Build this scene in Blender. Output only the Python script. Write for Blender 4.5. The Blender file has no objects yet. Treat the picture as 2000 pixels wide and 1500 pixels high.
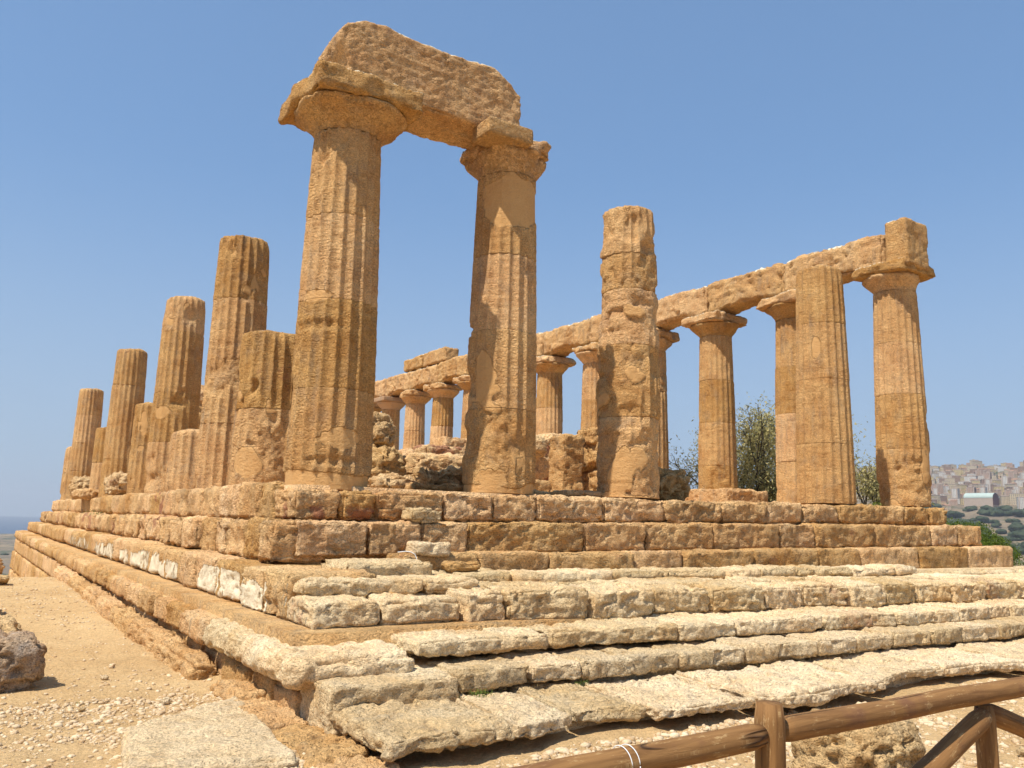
import bpy, math, random
import numpy as np
from mathutils import Matrix, Vector
R = math.radians
random.seed(7)
S = bpy.context.scene

# ------------------------------------------------------------------ camera, sky, sun
CAM = np.array([-4.614, -12.024, -0.530])
yaw, pit, rol = R(33.686), R(9.509), R(1.503)
cam_d = bpy.data.cameras.new("camera")
cam = bpy.data.objects.new("camera", cam_d); S.collection.objects.link(cam); S.camera = cam
f_ = Vector((math.sin(yaw)*math.cos(pit), math.cos(yaw)*math.cos(pit), math.sin(pit)))
r_ = Vector((math.cos(yaw), -math.sin(yaw), 0)); u_ = r_.cross(f_)
r2 = r_*math.cos(rol) + u_*math.sin(rol); u2 = -r_*math.sin(rol) + u_*math.cos(rol)
M3 = Matrix((r2, u2, -f_)).transposed()
cam.matrix_world = Matrix.Translation(Vector(CAM)) @ M3.to_4x4()
cam_d.sensor_width = 36; cam_d.lens = 1614.2/2000*36
cam_d.clip_start = 0.1; cam_d.clip_end = 40000

EL, DEL = R(60.5), R(13.0)
sun_vec = Vector((-math.cos(DEL)*math.cos(EL), -math.sin(DEL)*math.cos(EL), math.sin(EL)))
W = bpy.data.worlds.new("World"); S.world = W; W.use_nodes = True
wn = W.node_tree; wn.nodes.clear()
sky = wn.nodes.new('ShaderNodeTexSky'); sky.sky_type = 'NISHITA'; sky.sun_disc = False
sky.sun_elevation = EL; sky.sun_rotation = math.atan2(sun_vec.x, sun_vec.y) % (2*math.pi)
sky.altitude = 500; sky.air_density = 1.0; sky.dust_density = 1.0; sky.ozone_density = 6.0
bg = wn.nodes.new('ShaderNodeBackground'); bg.inputs[1].default_value = 0.084
wo = wn.nodes.new('ShaderNodeOutputWorld')
gm = wn.nodes.new('ShaderNodeGamma'); gm.inputs[1].default_value = 0.5; wn.links.new(sky.outputs[0], gm.inputs[0])
ml = wn.nodes.new('ShaderNodeMix'); ml.data_type = 'RGBA'; ml.blend_type = 'MULTIPLY'; ml.inputs[0].default_value = 1
wn.links.new(gm.outputs[0], ml.inputs[6]); ml.inputs[7].default_value = (1.90, 2.60, 3.36, 1)
tcw = wn.nodes.new('ShaderNodeTexCoord'); sx = wn.nodes.new('ShaderNodeSeparateXYZ'); wn.links.new(tcw.outputs['Generated'], sx.inputs[0])
hm = wn.nodes.new('ShaderNodeMapRange'); hm.inputs[1].default_value = 0.0; hm.inputs[2].default_value = 0.42; hm.inputs[3].default_value = 0.75; hm.inputs[4].default_value = 0.0
hm.interpolation_type = 'SMOOTHSTEP'; wn.links.new(sx.outputs[2], hm.inputs[0])
hz = wn.nodes.new('ShaderNodeMix'); hz.data_type = 'RGBA'; wn.links.new(hm.outputs[0], hz.inputs[0]); wn.links.new(ml.outputs[2], hz.inputs[6]); hz.inputs[7].default_value = (4.2, 5.3, 6.7, 1)
wn.links.new(hz.outputs[2], bg.inputs[0]); wn.links.new(bg.outputs[0], wo.inputs[0])
sd = bpy.data.lights.new("sun", 'SUN'); sd.energy = 5.0; sd.angle = R(0.53); sd.color = (1.0, 0.94, 0.84)
sun = bpy.data.objects.new("sun", sd); S.collection.objects.link(sun)
sun.rotation_euler = sun_vec.to_track_quat('Z', 'Y').to_euler()
sun.location = (-10, -10, 30)
S.view_settings.view_transform = 'Standard'; S.view_settings.look = 'None'
S.view_settings.exposure = 0.27; S.view_settings.gamma = 1.0
S.cycles.max_bounces = 6; S.cycles.use_adaptive_sampling = True; S.cycles.adaptive_threshold = 0.02

# ------------------------------------------------------------------ noise
rng = np.random.default_rng(11)
TS = 64
TAB = rng.random((TS, TS, TS)).astype(np.float32)*2-1
def vn(P):
    i = np.floor(P).astype(np.int64); f = P-i; f = f*f*(3-2*f)
    a = i & (TS-1); b = (i+1) & (TS-1)
    x0, y0, z0 = a[..., 0], a[..., 1], a[..., 2]; x1, y1, z1 = b[..., 0], b[..., 1], b[..., 2]
    fx, fy, fz = f[..., 0], f[..., 1], f[..., 2]
    c00 = TAB[x0, y0, z0]*(1-fx)+TAB[x1, y0, z0]*fx; c10 = TAB[x0, y1, z0]*(1-fx)+TAB[x1, y1, z0]*fx
    c01 = TAB[x0, y0, z1]*(1-fx)+TAB[x1, y0, z1]*fx; c11 = TAB[x0, y1, z1]*(1-fx)+TAB[x1, y1, z1]*fx
    return (c00*(1-fy)+c10*fy)*(1-fz)+(c01*(1-fy)+c11*fy)*fz
def fbm(P, o=4, g=0.5):
    s = 0; a = 1.0; t = 0; Q = np.array(P, dtype=float)
    for k in range(o):
        s = s + a*vn(Q+17.3*k); t += a; a *= g; Q = Q*2.03
    return s/t
def ridge(P, o=4):
    s = 0; a = 1.0; t = 0; Q = np.array(P, dtype=float)
    for k in range(o):
        s = s + a*(1-np.abs(vn(Q+31.7*k))*2); t += a; a *= 0.5; Q = Q*2.1
    return s/t
def sst(a, b, x):
    t = np.clip((x-a)/(b-a), 0, 1); return t*t*(3-2*t)

# ------------------------------------------------------------------ object helpers
COL = S.collection
def setp(o, label=None, cat=None, group=None, kind=None):
    if label: o['label'] = label
    if cat: o['category'] = cat; o['kind'] = kind or 'thing'
    if group: o['group'] = group
    if kind: o['kind'] = kind
    return o
def root(name, loc, label, cat, group=None, rz=0):
    o = bpy.data.objects.new(name, None); COL.objects.link(o)
    o.location = loc; o.rotation_euler = (0, 0, rz); o.empty_display_size = 0.2
    return setp(o, label, cat, group)
def mk(name, V, F, mat, parent=None, mask=None, smooth=True, world=True, matidx=None):
    """V world coordinates; F (n,k) array or list of arrays. origin at the parent, or at the base centre."""
    V = np.asarray(V, dtype=np.float64)
    org = np.zeros(3)
    if world:
        if parent is not None:
            org = np.array(parent.get('_org', (0, 0, 0)), dtype=float)
        else:
            org = np.array([(V[:, 0].min()+V[:, 0].max())/2, (V[:, 1].min()+V[:, 1].max())/2, V[:, 2].min()])
    me = bpy.data.meshes.new(name)
    FF = F if isinstance(F, list) else [F]
    FF = [np.asarray(f, dtype=np.int32) for f in FF if len(f)]
    nl = sum(f.size for f in FF); nf = sum(len(f) for f in FF)
    me.vertices.add(len(V)); me.vertices.foreach_set('co', (V-org).astype(np.float32).ravel())
    me.loops.add(nl); me.loops.foreach_set('vertex_index', np.concatenate([f.ravel() for f in FF]))
    ls = []; s = 0
    for f in FF:
        k = f.shape[1]; ls.append(s+np.arange(len(f))*k); s += f.size
    me.polygons.add(nf); me.polygons.foreach_set('loop_start', np.concatenate(ls).astype(np.int32))
    me.polygons.foreach_set('use_smooth', np.full(nf, smooth))
    for m in (mat if isinstance(mat, (list, tuple)) else [mat]): me.materials.append(m)
    if matidx is not None: me.polygons.foreach_set('material_index', np.asarray(matidx, dtype=np.int32))
    if mask is not None:
        at = me.attributes.new('mask', 'FLOAT_COLOR', 'POINT')
        c = np.zeros((len(V), 4), dtype=np.float32); c[:, :3] = mask; c[:, 3] = 1
        at.data.foreach_set('color', c.ravel())
    me.update(calc_edges=True); me.validate()
    o = bpy.data.objects.new(name, me); COL.objects.link(o)
    if parent is not None: o.parent = parent
    elif world: o.location = org
    return o
def rootw(name, loc, label, cat, group=None):
    o = root(name, loc, label, cat, group); o['_org'] = tuple(float(v) for v in loc); return o
def sub(o, parent):
    """remember the world origin for sub-parts"""
    o['_org'] = parent['_org']; return o

def box_grid(nx, ny, nz):
    idx = -np.ones((nx+1, ny+1, nz+1), dtype=np.int64)
    m = np.zeros_like(idx, dtype=bool)
    m[0] = m[-1] = True; m[:, 0] = m[:, -1] = True; m[:, :, 0] = m[:, :, -1] = True
    idx[m] = np.arange(m.sum()); P = np.argwhere(m).astype(float)/np.array([nx, ny, nz])
    F = []
    def q(a, flip):
        f = np.stack([a[:-1, :-1], a[1:, :-1], a[1:, 1:], a[:-1, 1:]], -1).reshape(-1, 4)
        F.append(f[:, ::-1] if flip else f)
    q(idx[:, :, 0], True); q(idx[:, :, -1], False)
    q(idx[:, 0, :], False); q(idx[:, -1, :], True)
    q(idx[0, :, :], True); q(idx[-1, :, :], False)
    return P, np.concatenate(F)
def block_local(dx, dy, dz, res, rnd):
    n = [max(2, int(round(d/res))) for d in (dx, dy, dz)]
    P, F = box_grid(*n)
    D = np.array([dx, dy, dz]); p = P*D
    r = min(rnd, min(D)*0.45)
    # pull lattice lines towards the edges a little so the rounding is sampled
    q = np.clip(p, r, D-r); d = p-q; L = np.linalg.norm(d, axis=1, keepdims=True); L[L == 0] = 1
    nrm = d/L; p = q+nrm*r
    edge = 1-np.max(np.abs(nrm), axis=1)          # 0 on faces, up to .42 at corners
    return p, nrm, edge/0.3, F
def rough(Pw, N, edge, amp, seed, chip=1.0, pit=1.0):
    s = seed*7.13
    a = fbm(Pw*1.7+s*.1, 3)*amp*1.1 + fbm(Pw*6.0+s, 4)*amp*0.9 + fbm(Pw*17.0+s, 3)*amp*0.6
    a += -np.maximum(0, fbm(Pw*2.6+s+5, 3)-0.12)*amp*2.6*pit
    bed = fbm(Pw*np.array([3.0, 3.0, 17.0])+s, 3); a += bed*amp*0.5
    a += -np.maximum(0, fbm(Pw*np.array([10, 10, 14.0])+s, 2)-0.15)*amp*2.2*pit
    g_ = sst(-.05, .2, fbm(Pw*0.9+s+3, 2)); a += -sst(0.05, 0.0, np.abs(fbm(Pw*np.array([1.5, 1.5, 2.6])+s*.3, 3)))*amp*0.9*g_
    a += -np.clip(edge, 0, 1)*np.maximum(0, fbm(Pw*3.1+s+9, 3)+0.25)*amp*3.2*chip
    return Pw + N*a[:, None]

# ------------------------------------------------------------------ materials
def new_mat(name):
    m = bpy.data.materials.new(name); m.use_nodes = True; nt = m.node_tree; nt.nodes.clear()
    out = nt.nodes.new('ShaderNodeOutputMaterial'); b = nt.nodes.new('ShaderNodeBsdfPrincipled')
    nt.links.new(b.outputs[0], out.inputs[0]); b.inputs['Roughness'].default_value = 0.95
    b.inputs['Specular IOR Level'].default_value = 0.15
    return m, nt, b
class NB:
    def __init__(s, nt): s.nt = nt
    def n(s, t, **k):
        x = s.nt.nodes.new(t)
        for a, v in k.items(): setattr(x, a, v)
        return x
    def l(s, a, b): s.nt.links.new(a, b)
    def noise(s, vec, scale, detail=4, rough=0.55, dist=0.0):
        x = s.n('ShaderNodeTexNoise'); x.inputs['Scale'].default_value = scale; x.inputs['Detail'].default_value = detail
        x.inputs['Roughness'].default_value = rough; x.inputs['Distortion'].default_value = dist
        if vec is not None: s.l(vec, x.inputs['Vector'])
        return x.outputs['Fac']
    def vor(s, vec, scale, feature='F1'):
        x = s.n('ShaderNodeTexVoronoi', feature=feature); x.inputs['Scale'].default_value = scale; s.l(vec, x.inputs['Vector'])
        return x.outputs['Distance']
    def mapr(s, v, a, b, c=0.0, d=1.0):
        x = s.n('ShaderNodeMapRange'); x.inputs[1].default_value = a; x.inputs[2].default_value = b
        x.inputs[3].default_value = c; x.inputs[4].default_value = d; s.l(v, x.inputs[0]); return x.outputs[0]
    def math(s, op, a, b=None):
        x = s.n('ShaderNodeMath', operation=op)
        for i, v in enumerate((a, b)):
            if v is None: continue
            if isinstance(v, (int, float)): x.inputs[i].default_value = v
            else: s.l(v, x.inputs[i])
        return x.outputs[0]
    def mix(s, f, a, b, mode='MIX'):
        x = s.n('ShaderNodeMix', data_type='RGBA', blend_type=mode)
        for i, v in ((0, f), (6, a), (7, b)):
            if isinstance(v, (int, float)): x.inputs[i].default_value = v
            elif isinstance(v, tuple): x.inputs[i].default_value = (*v, 1)
            else: s.l(v, x.inputs[i])
        return x.outputs[2]
    def scale(s, vec, v):
        x = s.n('ShaderNodeVectorMath', operation='MULTIPLY'); s.l(vec, x.inputs[0]); x.inputs[1].default_value = v
        return x.outputs[0]
    def bump(s, h, strength, dist, prev=None):
        x = s.n('ShaderNodeBump'); x.inputs['Strength'].default_value = strength; x.inputs['Distance'].default_value = dist
        s.l(h, x.inputs['Height'])
        if prev is not None: s.l(prev, x.inputs['Normal'])
        return x.outputs[0]

def stone_mat(name, dark, mid, light, pits=1.0, bed=1.0, grey=(0.3, 0.27, 0.22), greyf=0.25, fine=1.0, lich=0.0):
    m, nt, b = new_mat(name); B = NB(nt)
    geo = B.n('ShaderNodeNewGeometry'); P = geo.outputs['Position']
    oi = B.n('ShaderNodeObjectInfo'); rnd = oi.outputs['Random']
    at = B.n('ShaderNodeAttribute', attribute_name='mask'); sep = B.n('ShaderNodeSeparateColor'); B.l(at.outputs['Color'], sep.inputs[0])
    pl, red, white = sep.outputs[0], sep.outputs[1], sep.outputs[2]
    nA = B.noise(P, 1.3, 6, 0.6, 0.4); nB = B.noise(P, 5.5, 6, 0.65); nC = B.noise(P, 38, 4, 0.7); nG = B.noise(P, 2.3, 5, 0.6, 0.8)
    c = B.mix(B.mapr(nA, 0.36, 0.64), mid, light)
    c = B.mix(B.mapr(nB, 0.54, 0.80), c, dark)
    c = B.mix(B.math('MULTIPLY', B.mapr(nG, 0.52, 0.7), greyf), c, grey)
    st_ = B.noise(B.scale(P, (4.5, 4.5, 0.9)), 1.0, 5, 0.6); c = B.mix(B.mapr(st_, 0.55, 0.72, 0, 0.45), c, (grey[0]*.8, grey[1]*.78, grey[2]*.75))
    bd_ = B.noise(B.scale(P, (0.8, 0.8, 7)), 1.0, 4, 0.6); c = B.mix(B.mapr(bd_, 0.5, 0.68, 0, 0.5), c, light)
    c = B.mix(B.mapr(nC, 0.32, 0.6, 0.25, 0.0), c, dark)
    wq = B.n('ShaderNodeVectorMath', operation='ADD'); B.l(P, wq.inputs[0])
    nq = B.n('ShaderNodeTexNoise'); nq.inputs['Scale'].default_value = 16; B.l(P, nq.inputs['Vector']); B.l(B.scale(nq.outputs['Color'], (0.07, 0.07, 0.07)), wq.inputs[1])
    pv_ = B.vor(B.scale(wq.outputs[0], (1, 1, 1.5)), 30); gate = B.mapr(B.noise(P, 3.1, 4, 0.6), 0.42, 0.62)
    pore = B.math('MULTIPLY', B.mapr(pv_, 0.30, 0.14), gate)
    c = B.mix(B.math('MULTIPLY', pore, 0.55*pits if pits < 1.3 else 0.7), c, tuple(v*0.45 for v in dark))  # self-shadow of the pits painted into the colour at the pores
    pit_shade = B.noise(B.scale(wq.outputs[0], (34, 34, 66)), 1.0, 4, 0.75); gm_ = B.n('ShaderNodeMix', data_type='RGBA', blend_type='MULTIPLY'); gm_.inputs[0].default_value = 1; B.l(c, gm_.inputs[6])  # fine pit shadows put into the stone colour as contrasty grain
    gg = B.mapr(pit_shade, 0.34, 0.66, 1-0.40*fine, 1+0.32*fine); cb = B.n('ShaderNodeCombineColor'); B.l(gg, cb.inputs[0]); B.l(gg, cb.inputs[1]); B.l(gg, cb.inputs[2]); B.l(cb.outputs[0], gm_.inputs[7]); c = gm_.outputs[2]
    hs = B.n('ShaderNodeHueSaturation'); B.l(c, hs.inputs['Color'])
    B.l(B.mapr(rnd, 0, 1, 0.82, 1.14), hs.inputs['Value']); B.l(B.mapr(rnd, 0, 1, 1.06, 0.92), hs.inputs['Saturation'])
    c = hs.outputs[0]
    if lich > 0:
        sp = B.vor(P, 60); c = B.mix(B.math('MULTIPLY', B.math('MULTIPLY', B.mapr(sp, 0.25, 0.12), B.mapr(nB, 0.42, 0.6)), lich), c, (0.62, 0.56, 0.46))
        sp2 = B.noise(P, 14, 5, 0.7); c = B.mix(B.math('MULTIPLY', B.mapr(sp2, 0.56, 0.68), lich*0.6), c, (0.24, 0.21, 0.18))
    edge = B.math('MULTIPLY', B.math('SUBTRACT', B.noise(P, 11, 5, 0.7), 0.5), 0.9)
    plm = B.math('MULTIPLY', B.mapr(B.math('ADD', pl, B.math('MULTIPLY', edge, 1.5)), 0.35, 0.65), 0.8)
    c = B.mix(plm, c, B.mix(nB, tuple(v*.93 for v in mid), tuple(v*.88 for v in light)))
    rdm = B.mapr(B.math('ADD', red, edge), 0.45, 0.75)
    c = B.mix(B.math('MULTIPLY', rdm, 0.75), c, (0.34, 0.13, 0.075))
    w2 = B.math('MULTIPLY', B.math('SUBTRACT', B.noise(B.scale(P, (15, 15, 2.4)), 1.0, 5, 0.7), 0.5), 1.7)
    whm = B.mapr(B.math('ADD', white, w2), 0.46, 0.56)
    c = B.mix(whm, c, B.mix(nC, (0.70, 0.57, 0.37), (0.82, 0.72, 0.53)))
    B.l(c, b.inputs['Base Color'])
    # relief
    inv = B.math('SUBTRACT', 1.0, B.math('MAXIMUM', plm, whm))
    wv = B.n('ShaderNodeVectorMath', operation='ADD'); B.l(P, wv.inputs[0])
    nv = B.n('ShaderNodeTexNoise'); nv.inputs['Scale'].default_value = 9; B.l(P, nv.inputs['Vector'])
    sc = B.scale(nv.outputs['Color'], (0.11, 0.11, 0.11)); B.l(sc, wv.inputs[1])
    v1 = B.vor(B.scale(wv.outputs[0], (1, 1, 1.7)), 17, 'SMOOTH_F1'); v2 = B.vor(wv.outputs[0], 47)
    h1 = B.math('MULTIPLY', B.mapr(v1, 0.0, 0.5), B.mapr(B.noise(P, 2.7, 3), 0.35, 0.6, 0.25, 1.0))
    hb = B.noise(B.scale(wv.outputs[0], (4, 4, 24)), 1.0, 6, 0.68)
    hn = B.noise(P, 13, 8, 0.72)
    h = B.math('ADD', B.math('MULTIPLY', h1, 0.45*pits), B.math('MULTIPLY', hb, 0.6*bed))
    h = B.math('ADD', h, B.math('MULTIPLY', hn, 0.5*fine)); h = B.math('ADD', h, B.math('MULTIPLY', B.noise(P, 45, 5, 0.75), 0.5*fine)); h = B.math('SUBTRACT', h, B.math('MULTIPLY', pore, 0.5))
    h = B.math('ADD', h, B.math('MULTIPLY', B.mapr(v2, 0, 0.35), 0.22*pits))
    h = B.math('MULTIPLY', h, B.math('ADD', B.math('MULTIPLY', inv, 0.78), 0.22))
    B.l(B.bump(h, 1.0, 0.05), b.inputs['Normal'])
    return m

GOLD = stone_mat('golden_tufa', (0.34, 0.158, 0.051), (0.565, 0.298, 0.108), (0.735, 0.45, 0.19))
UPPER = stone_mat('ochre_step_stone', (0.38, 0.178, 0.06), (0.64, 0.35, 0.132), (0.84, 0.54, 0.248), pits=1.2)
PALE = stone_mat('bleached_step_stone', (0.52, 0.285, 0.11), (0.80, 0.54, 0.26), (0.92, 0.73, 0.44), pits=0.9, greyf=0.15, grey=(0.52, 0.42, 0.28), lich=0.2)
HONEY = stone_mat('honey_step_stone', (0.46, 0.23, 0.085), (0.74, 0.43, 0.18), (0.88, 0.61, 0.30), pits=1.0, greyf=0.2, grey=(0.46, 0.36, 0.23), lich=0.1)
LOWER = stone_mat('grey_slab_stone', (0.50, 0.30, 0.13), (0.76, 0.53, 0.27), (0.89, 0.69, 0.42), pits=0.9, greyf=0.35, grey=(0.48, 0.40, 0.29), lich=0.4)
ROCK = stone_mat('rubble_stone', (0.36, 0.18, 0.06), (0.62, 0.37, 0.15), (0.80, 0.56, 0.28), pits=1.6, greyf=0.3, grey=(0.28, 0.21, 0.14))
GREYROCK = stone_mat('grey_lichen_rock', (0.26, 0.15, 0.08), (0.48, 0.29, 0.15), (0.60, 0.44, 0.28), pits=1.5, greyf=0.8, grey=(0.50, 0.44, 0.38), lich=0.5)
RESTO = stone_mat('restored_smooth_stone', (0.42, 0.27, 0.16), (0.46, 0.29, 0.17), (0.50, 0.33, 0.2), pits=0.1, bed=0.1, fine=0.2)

# ------------------------------------------------------------------ ground
def terrain(x, y):
    """height of the land: temple ridge, slope down, fields, valley and the town hill"""
    dx = x-6; dy = y-4
    d = np.hypot(x-CAM[0], y-CAM[1])
    az = np.degrees(np.arctan2(x-CAM[0], y-CAM[1]))
    base = -2.36 + 0.0*x
    base = base - 0.035*sst(-4.5, -6.5, y)*sst(-3, 0, x) + 0.10*sst(-9, -11, y)
    base = base + 0.20*sst(3, 10, y)*sst(-1.5, -2.2, x)
    # ground falls away west, north and south of the ridge top
    w = sst(12.5, 24, y); base = base-1.9*w-2.5*sst(24, 60, y)
    n = sst(21, 60, x); base = base-13*n
    so = sst(-9, -60, x); base = base-14*so
    far = np.interp(d, [0, 60, 160, 400, 800, 3000, 3300, 3500, 20000], [0, 0, -18, -48, -58, -58, -62, -125, -140])
    hill = np.interp(d, [0, 60, 160, 400, 650, 900, 1150, 1500, 1650, 1800, 2100, 2450, 2700, 3500, 20000],
                     [0, 0, -20, -48, -46, -33, -2, 40, 60, 86, 138, 212, 190, 60, 0])
    k = sst(38, 57, az)*sst(130, 95, az)
    rid = 0.90+0.03*np.sin(az*1.9+1.3)+0.02*np.sin(az*4.3)
    hill = np.where(hill > 0, hill*rid, hill)
    big = far*(1-k)+hill*k
    P = np.stack([x*0.01, y*0.01, 0*x], -1)
    big = big + fbm(P, 4)*np.interp(d, [0, 80, 400, 3000], [0, 0.6, 6, 7])*np.where(d > 3200, 0, 1)
    P2 = np.stack([x*0.9, y*0.9, 0*x], -1)
    near = fbm(P2, 4)*0.05+fbm(P2*5, 4)*0.03
    return base+big+near*np.interp(d, [0, 40, 80], [1, 1, 0])
def ground():
    a1 = np.concatenate([np.linspace(-6, 75, 560), np.linspace(78, 350, 60)])
    rr = [0.6]
    while rr[-1] < 15000: rr.append(rr[-1]*1.013+0.008)
    rr = np.array(rr); A, Rr = np.meshgrid(np.radians(a1), rr)
    X = CAM[0]+Rr*np.sin(A); Y = CAM[1]+Rr*np.cos(A); Z = terrain(X, Y)
    na, nr = len(a1), len(rr); idx = np.arange(na*nr).reshape(nr, na)
    b = np.roll(idx, -1, 1)
    F = np.stack([idx[:-1], idx[1:], b[1:], b[:-1]], -1).reshape(-1, 4)
    V = np.stack([X, Y, Z], -1).reshape(-1, 3)
    c = len(V); V = np.vstack([V, [[CAM[0], CAM[1], float(terrain(np.array([CAM[0]]), np.array([CAM[1]]))[0])]]])
    T = np.stack([np.full(na, c), idx[0], np.roll(idx[0], -1)], -1)
    m, nt, bs = new_mat('dry_ground'); B = NB(nt)
    geo = B.n('ShaderNodeNewGeometry'); P = geo.outputs['Position']
    n1 = B.noise(P, 0.5, 6, 0.6, 0.4); n2 = B.noise(P, 4, 8, 0.7); n3 = B.noise(P, 40, 6, 0.75); v = B.vor(P, 26)
    c1 = B.mix(B.mapr(n1, 0.35, 0.65), (0.53, 0.34, 0.155), (0.64, 0.44, 0.22))
    c1 = B.mix(B.mapr(n2, 0.55, 0.75, 0, 0.6), c1, (0.38, 0.235, 0.11))
    c1 = B.mix(B.mapr(n3, 0.58, 0.72, 0, 0.7), c1, (0.66, 0.52, 0.33))
    # far land: dry fields, scrub and bare earth patches
    f1 = B.noise(P, 0.006, 6, 0.6, 0.6); f2 = B.noise(P, 0.02, 6, 0.65, 0.5); f3 = B.noise(P, 0.15, 5, 0.7)
    c2 = B.mix(B.mapr(f1, 0.42, 0.58), (0.30, 0.215, 0.125), (0.20, 0.15, 0.10))
    c2 = B.mix(B.mapr(f2, 0.52, 0.60), c2, (0.075, 0.085, 0.04)); c2 = B.mix(B.mapr(f3, 0.5, 0.65, 0, 0.6), c2, (0.06, 0.065, 0.03))
    ln = B.n('ShaderNodeVectorMath', operation='DISTANCE'); B.l(P, ln.inputs[0]); ln.inputs[1].default_value = (5, 0, -2)
    cc = B.mix(B.mapr(ln.outputs['Value'], 32, 75), c1, c2)
    g1 = B.noise(B.scale(P, (22, 22, 22)), 1.0, 6, .8); g2 = B.mapr(g1, .36, .64, .74, 1.16); cb = B.n('ShaderNodeCombineColor')
    for k in range(3): B.l(g2, cb.inputs[k])
    cc = B.mix(1.0, cc, cb.outputs[0], 'MULTIPLY'); B.l(cc, bs.inputs['Base Color'])
    hh = B.math('ADD', B.math('MULTIPLY', n3, 0.5), B.math('MULTIPLY', B.mapr(v, 0, 0.5), -0.25)); hh = B.math('ADD', hh, B.math('MULTIPLY', n2, 1.6))
    B.l(B.bump(hh, 1.0, 0.035), bs.inputs['Normal'])
    o = mk('ground', V, [F, T], m); setp(o, kind='structure')
    # sea
    m2, nt, bs = new_mat('sea_water'); B = NB(nt)
    bs.inputs['Base Color'].default_value = (0.008, 0.035, 0.085, 1); bs.inputs['Roughness'].default_value = 0.35; bs.inputs['Specular IOR Level'].default_value = 0.25
    geo = B.n('ShaderNodeNewGeometry'); B.l(B.bump(B.noise(geo.outputs['Position'], 0.05, 5), 0.6, 1.5), bs.inputs['Normal'])
    t = np.linspace(0, 2*math.pi, 129)[:-1]
    V = np.vstack([[[0, 0, -112]], np.stack([16000*np.cos(t), 16000*np.sin(t), np.full(128, -112.0)], -1)])
    F = np.stack([np.zeros(128, int), 1+np.arange(128), 1+(np.arange(128)+1) % 128], -1)
    setp(mk('sea', V, F, m2), kind='structure')
ground()

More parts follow.
